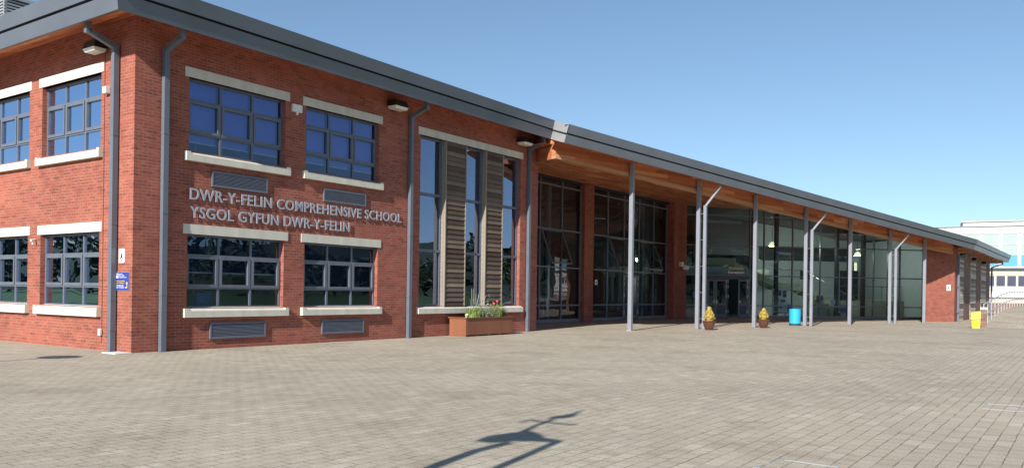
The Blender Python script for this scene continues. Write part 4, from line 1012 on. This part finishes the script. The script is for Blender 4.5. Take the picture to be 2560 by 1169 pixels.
# ------------------------------------------------------------------ ramp and railing
prof = [(0,.0),(2.1,.20),(4.1,.37),(6.2,.52),(8.3,.64),(10.4,.73),(12.4,.80),(14.6,.86),(16.9,.91),(19.2,.95),(21.4,.97),(24,.98),(27,.97),(30,.94)]
m_ = MB(RF)
for (a, za), (b, zb_) in zip(prof, prof[1:]):
    m_.face([(a,-9,za+.006),(b,-9,zb_+.006),(b,.15,zb_+.006),(a,.15,za+.006)])
    m_.face([(a,.15,0),(b,.15,0),(b,.15,zb_+.006),(a,.15,za+.006)])
o = obj('ramp', m_, M['paver']); o['kind'] = 'structure'
t = thing('ramp_railing', 'curved galvanised railing with posts climbing the paved ramp', 'railing', RF.w(0,.08,0))
def zr(s_):
    for (a, za), (b, zb_) in zip(prof, prof[1:]):
        if a <= s_ <= b: return lerp(za, zb_, (s_-a)/(b-a))
    return prof[-1][1]
m_ = MB(RF); tops = [(0,1.24),(3.95,1.48),(8,1.69),(10.6,1.83),(14.8,1.98),(21.2,2.12),(30,2.14)]
def zt_(s_):
    for (a, za), (b, zb_) in zip(tops, tops[1:]):
        if a <= s_ <= b: return lerp(za, zb_, (s_-a)/(b-a))
    return tops[-1][1]
ps = [0,2.1,4.1,6.2,8.3,10.4,12.4,14.6,16.9,19.2,21.4,24,27,30]
for a, b in zip(ps, ps[1:]): m_.tube((a,.08,zt_(a)),(b,.08,zt_(b)),.027,n=8); 
obj('top_rail', m_, M['galv'], t)
m_ = MB(RF)
for a, b in zip(ps, ps[1:]): m_.tube((a,.08,zt_(a)-.6),(b,.08,zt_(b)-.6),.024,n=8)
obj('middle_rail', m_, M['galv'], t)
for a in ps:
    m_ = MB(RF); m_.tube((a,.08,zr(a)-.02),(a,.08,zt_(a)),.027,n=8); obj('post', m_, M['galv'], t)

# ------------------------------------------------------------------ small ground details
t = tag(obj('drain_cover', MB(F1).box(-.45,-.05,-.12,.45,.004,.022), M['white']), 'small white plate lying on the paving at the foot of the brick corner', 'drain cover')
def cover(name, pts, label, w_=.016):
    m_ = MB()
    for a, b in zip(pts, pts[1:]+pts[:1]): m_.bar((*a,.002), (*b,.002), w_, .008)
    return tag(obj(name, m_, M['pale_and_sunlit']), label, 'access cover', 'recessed access cover frames in the paving')
cover('access_cover', [(6.67,11.67),(7.05,12.22),(7.9,11.7),(7.45,11.1)], 'thin metal frame of a recessed cover at the right in the paving')
cover('access_cover', [(2.2,7.45),(2.6,7.82),(3.0,7.50),(2.6,7.1)], 'thin metal frame of a recessed cover at the bottom edge of the paving')

# lamp post out of frame on the left whose shadow lies on the paving
t = thing('lamp_post', 'grey lamp post with a flat round head standing left of the court', 'lamp post', (-12.55,11.7,0))
m_ = MB(); m_.tube((-12.55,11.7,0),(-12.55,11.7,3.95),.05,.04,n=12); obj('pole', m_, M['pipe'], t)
m_ = MB(); m_.lathe((-12.55,11.7,3.95),[(0,0),(.40,.0),(.43,.04),(.3,.12),(0,.16)],28); obj('lamp_head', m_, M['pipe'], t)
# tall two-legged sculpture left of the viewpoint: unseen, added and shaped to cast the near shadow
aS = Vector((math.sin(R_(AZ)), math.cos(R_(AZ)))); pS = Vector((math.cos(R_(AZ)), -math.sin(R_(AZ)))); D0 = 1.5; tanE = math.tan(R_(EL))
FS = Fr((aS.x*D0, aS.y*D0), 90+AZ)      # x across the sun direction
def SP(gx, gy):                          # point of the figure that throws its shadow on (gx, gy)
    g_ = Vector((gx, gy)); return (g_.dot(pS), (g_.dot(aS)-D0)*tanE)
t = thing('shadow_figure', 'unseen two-legged figure added left of the viewpoint to cast the near shadow', 'shadow_caster', FS.w(-3.4,0,0))
def plate(name, pts):
    m_ = MB(FS); q = [SP(*p) for p in pts]
    m_.face([(a,-.03,z) for a, z in q]); m_.face([(a,.03,z) for a, z in reversed(q)])
    for (a, z), (b, y) in zip(q, q[1:]+q[:1]): m_.face([(a,-.03,z),(b,-.03,y),(b,.03,y),(a,.03,z)])
    obj(name, m_, M['caster'], t)
a_, z_ = SP(-.34,8.07); b_, y_ = SP(-.02,8.5)
m_ = MB(FS); m_.tube((SP(-.7,7.23)[0],0,0),(SP(-.7,7.23)[0],0,z_),.065,n=12); m_.tube((SP(-.7,7.23)[0],0,z_),(b_,0,y_),.06,n=10); obj('leg', m_, M['caster'], t)
q1 = SP(.50,8.62); m_ = MB(FS); m_.tube((SP(-.14,7.26)[0],0,0),(q1[0],0,q1[1]),.05,n=12); obj('leg', m_, M['caster'], t)
plate('torso', [(-.36,8.60),(-.25,8.86),(.0,9.10),(.22,9.22),(.34,9.02),(.36,8.80),(.55,8.66),(.48,8.58),(.26,8.62),(.02,8.62),(-.18,8.50)])
m_ = MB(FS)
for (p, q, r0, r1) in (((.12,9.1),(.30,9.62),.05,.035),((.30,9.62),(.52,10.1),.035,.035)):
    a, b = SP(*p), SP(*q); m_.tube((a[0],0,a[1]),(b[0],0,b[1]),r0,r1,n=8)
obj('neck', m_, M['caster'], t)
plate('head', [(.48,10.14),(.50,10.30),(.66,10.45),(.80,10.62),(1.0,11.08),(.84,10.52),(.80,10.36),(.68,10.24)])
m_ = MB(FS)
for p, q in (((.11,9.82),(.25,10.05)),((.25,10.05),(.40,9.88)),((.42,9.88),(.78,9.70))):
    a, b = SP(*p), SP(*q); m_.tube((a[0],0,a[1]),(b[0],0,b[1]),.022,.022,n=6)
obj('arm', m_, M['caster'], t)

# ------------------------------------------------------------------ white building behind
BB = thing('white_building', 'white two storey building with blue panels and ribbon windows beyond the ramp', 'building', FB.w(0,0,0))
def bp(name, mb, m): return obj(name, mb, M[m], BB)
X0, X1 = -14, 34
m_ = MB(FB); m_.box(X0,X1,0,12,4.05,9.37); m_.box(X0,X1,.0,12,1.55,4.04); bp('wall', m_, 'render_w')
m_ = MB(FB); m_.box(0,X1,.6,9,9.37,9.87); m_.box(-.2,X1,.4,9.2,9.87,9.97); bp('penthouse', m_, 'render_w')
m_ = MB(FB); m_.box(X0,X1,-.1,0,9.28,9.34); m_.box(X0,X1,-.02,0,8.50,8.56); bp('eave_line', m_, 'frame')
m_ = MB(FB); m_.box(X0,X1,-.25,-.003,4.62,4.85); bp('ledge', m_, 'frame_dark')
m_ = MB(FB); m_.box(X0,X1,-.05,-.002,4.06,4.60); m_.box(X0,X1,-.05,-.002,1.1,1.53); bp('band', m_, 'render_c')
m_ = MB(FB); m_.box(X0,X1,-.04,12,0,1.08); bp('plinth', m_, 'brick_dark')
m_ = MB(FB); m_.box(X0,X1,-.06,-.051,1.56,1.72); bp('base_line', m_, 'frame_dark')
k = 0; x = X0+.3
while x < X1-2:
    for z0, z1, mm in ((7.42,8.46,'panel_green'),(6.34,7.28,'panel_green'),(5.02,6.22,'panel_blue')):
        g = MB(FB); g.box(x,x+1.42,-.02,-.004,z0,z1); p = bp('window' if mm == 'panel_green' else 'panel', g, mm)
        if mm == 'panel_green':
            g = MB(FB); g.box(x-.05,x,-.06,-.003,z0,z1); g.box(x+1.42,x+1.47,-.06,-.003,z0,z1); g.box(x-.05,x+1.47,-.06,-.003,z0-.05,z0); g.box(x-.05,x+1.47,-.06,-.003,z1,z1+.05); obj('frame', g, M['render_w'], p)
    x += 1.74
x = X0+.2
while x < X1-1.2:
    g = MB(FB); g.box(x,x+.80,-.012,-.003,2.90,4.0); p = bp('window', g, 'glass_dark')
    g = MB(FB); g.box(x-.03,x+.83,-.08,-.003,2.80,2.88); obj('sill', g, M['render_w'], p)
    x += 1.0
# ------------------------------------------------------------------ trees and hills around the court (behind the viewpoint)
def crown_mesh(seed, h, r, n=2600):
    rnd = random.Random(seed); fr = Fr((0,0),90); fr.n = (0,1); m_ = MB(fr)
    lobes = [(Vector((rnd.gauss(0,r*.42), rnd.gauss(0,r*.42), h*rnd.uniform(.38,.88))), r*rnd.uniform(.32,.58)) for _ in range(12)]
    for k in range(n):
        c, q = rnd.choice(lobes); d = Vector((rnd.gauss(0,1),rnd.gauss(0,1),rnd.gauss(0,1))).normalized(); p = c+d*q*rnd.uniform(.7,1.05)
        s_ = rnd.uniform(.18,.38); u = d.cross(Vector((rnd.gauss(0,1),rnd.gauss(0,1),rnd.gauss(0,1)))).normalized()*s_; v = d.cross(u).normalized()*s_*.7
        m_.face([tuple(p-u),tuple(p+v),tuple(p+u),tuple(p-v)])
    return m_
protos = []
for sd, h, r in ((1,11,4.2),(2,9,4.6),(3,13,4.4)):
    t = thing('broadleaf_tree', 'leafy green tree at the far edge of the lawn', 'tree', (0,0,0), 'trees round the court')
    cr = obj('crown', crown_mesh(sd,h,r), M['leaf_tree'], t)
    m_ = MB(); m_.tube((0,0,-.1),(0,0,h*.45),.28,.16,n=9)
    for k in range(6):
        a = k*1.05; m_.tube((0,0,h*.3+k*.2),(math.cos(a)*r*.5,math.sin(a)*r*.5,h*.62),.09,.03,n=6)
    tk = obj('trunk', m_, M['trunk'], t); protos.append((t, cr, tk))
spots = [(150,84),(176,62),(172,22),(150,-8),(84,-18),(66,-22),(60,-28),(48,-44),(32,-56),(14,-60),(-6,-64),(-26,-56),(-44,-46),(-60,-24),(-66,-2),(-72,20),(175,75),(165,46),(140,112)]
for i, (x, y) in enumerate(spots):
    src = protos[i % 3]
    if i < 3: t = src[0]
    else:
        t = src[0].copy(); C.objects.link(t)
        for ch in src[1:]:
            c_ = ch.copy(); C.objects.link(c_); c_.parent = t
    t.location = (x, y, 0); t.rotation_euler = (0,0,i*1.3); s_ = 1+.18*math.sin(i*2.1); t.scale = (s_,s_,s_)
m_ = MB(); rn = random.Random(5)
for k in range(30000):
    a = R_(rn.uniform(36, 300)); r_ = rn.uniform(185, 215); h_ = (8.5+3*math.sin(a*9)+1.8*math.sin(a*23+1)+1.2*math.sin(a*51))*(1.75 if a < 2.0 else 1.1)
    c_ = Vector((math.sin(a)*r_, math.cos(a)*r_, h_*rn.random()**.6)); s_ = rn.uniform(.5,1.1)
    u = Vector((rn.gauss(0,1),rn.gauss(0,1),rn.gauss(0,1))).normalized(); v = u.cross(Vector((rn.gauss(0,1),rn.gauss(0,1),rn.gauss(0,1)))).normalized()
    m_.face([tuple(c_-u*s_),tuple(c_+v*s_*.8),tuple(c_+u*s_),tuple(c_-v*s_*.8)])
o = obj('woodland', m_, M['leaf_dark']); o['kind'] = 'stuff'
# ring of low hills seen only from the court looking back
m_ = MB(); n = 72
def hz(a): return 34+16*max(0.0, min(1.0, (a-2.4)*2))+9*math.sin(a*2.3+.6)+6*math.sin(a*5.1)+2.5*math.sin(a*11)
angs = [R_(lerp(42, 305, k/n)) for k in range(n+1)]
for a, b in zip(angs, angs[1:]):
    for (r0, f0), (r1, f1) in (((300,-.02),(380,.45)),((380,.45),(470,.85)),((470,.85),(560,1.0)),((560,1.0),(700,.6))):
        q = [(math.sin(t_)*r_, math.cos(t_)*r_, hz(t_)*f_) for t_, r_, f_ in ((a,r0,f0),(b,r0,f0),(b,r1,f1),(a,r1,f1))]
        m_.face(q)
struct('hills', m_, M['hill'])
for o in bpy.data.objects:
    if '_w' in o: del o['_w']
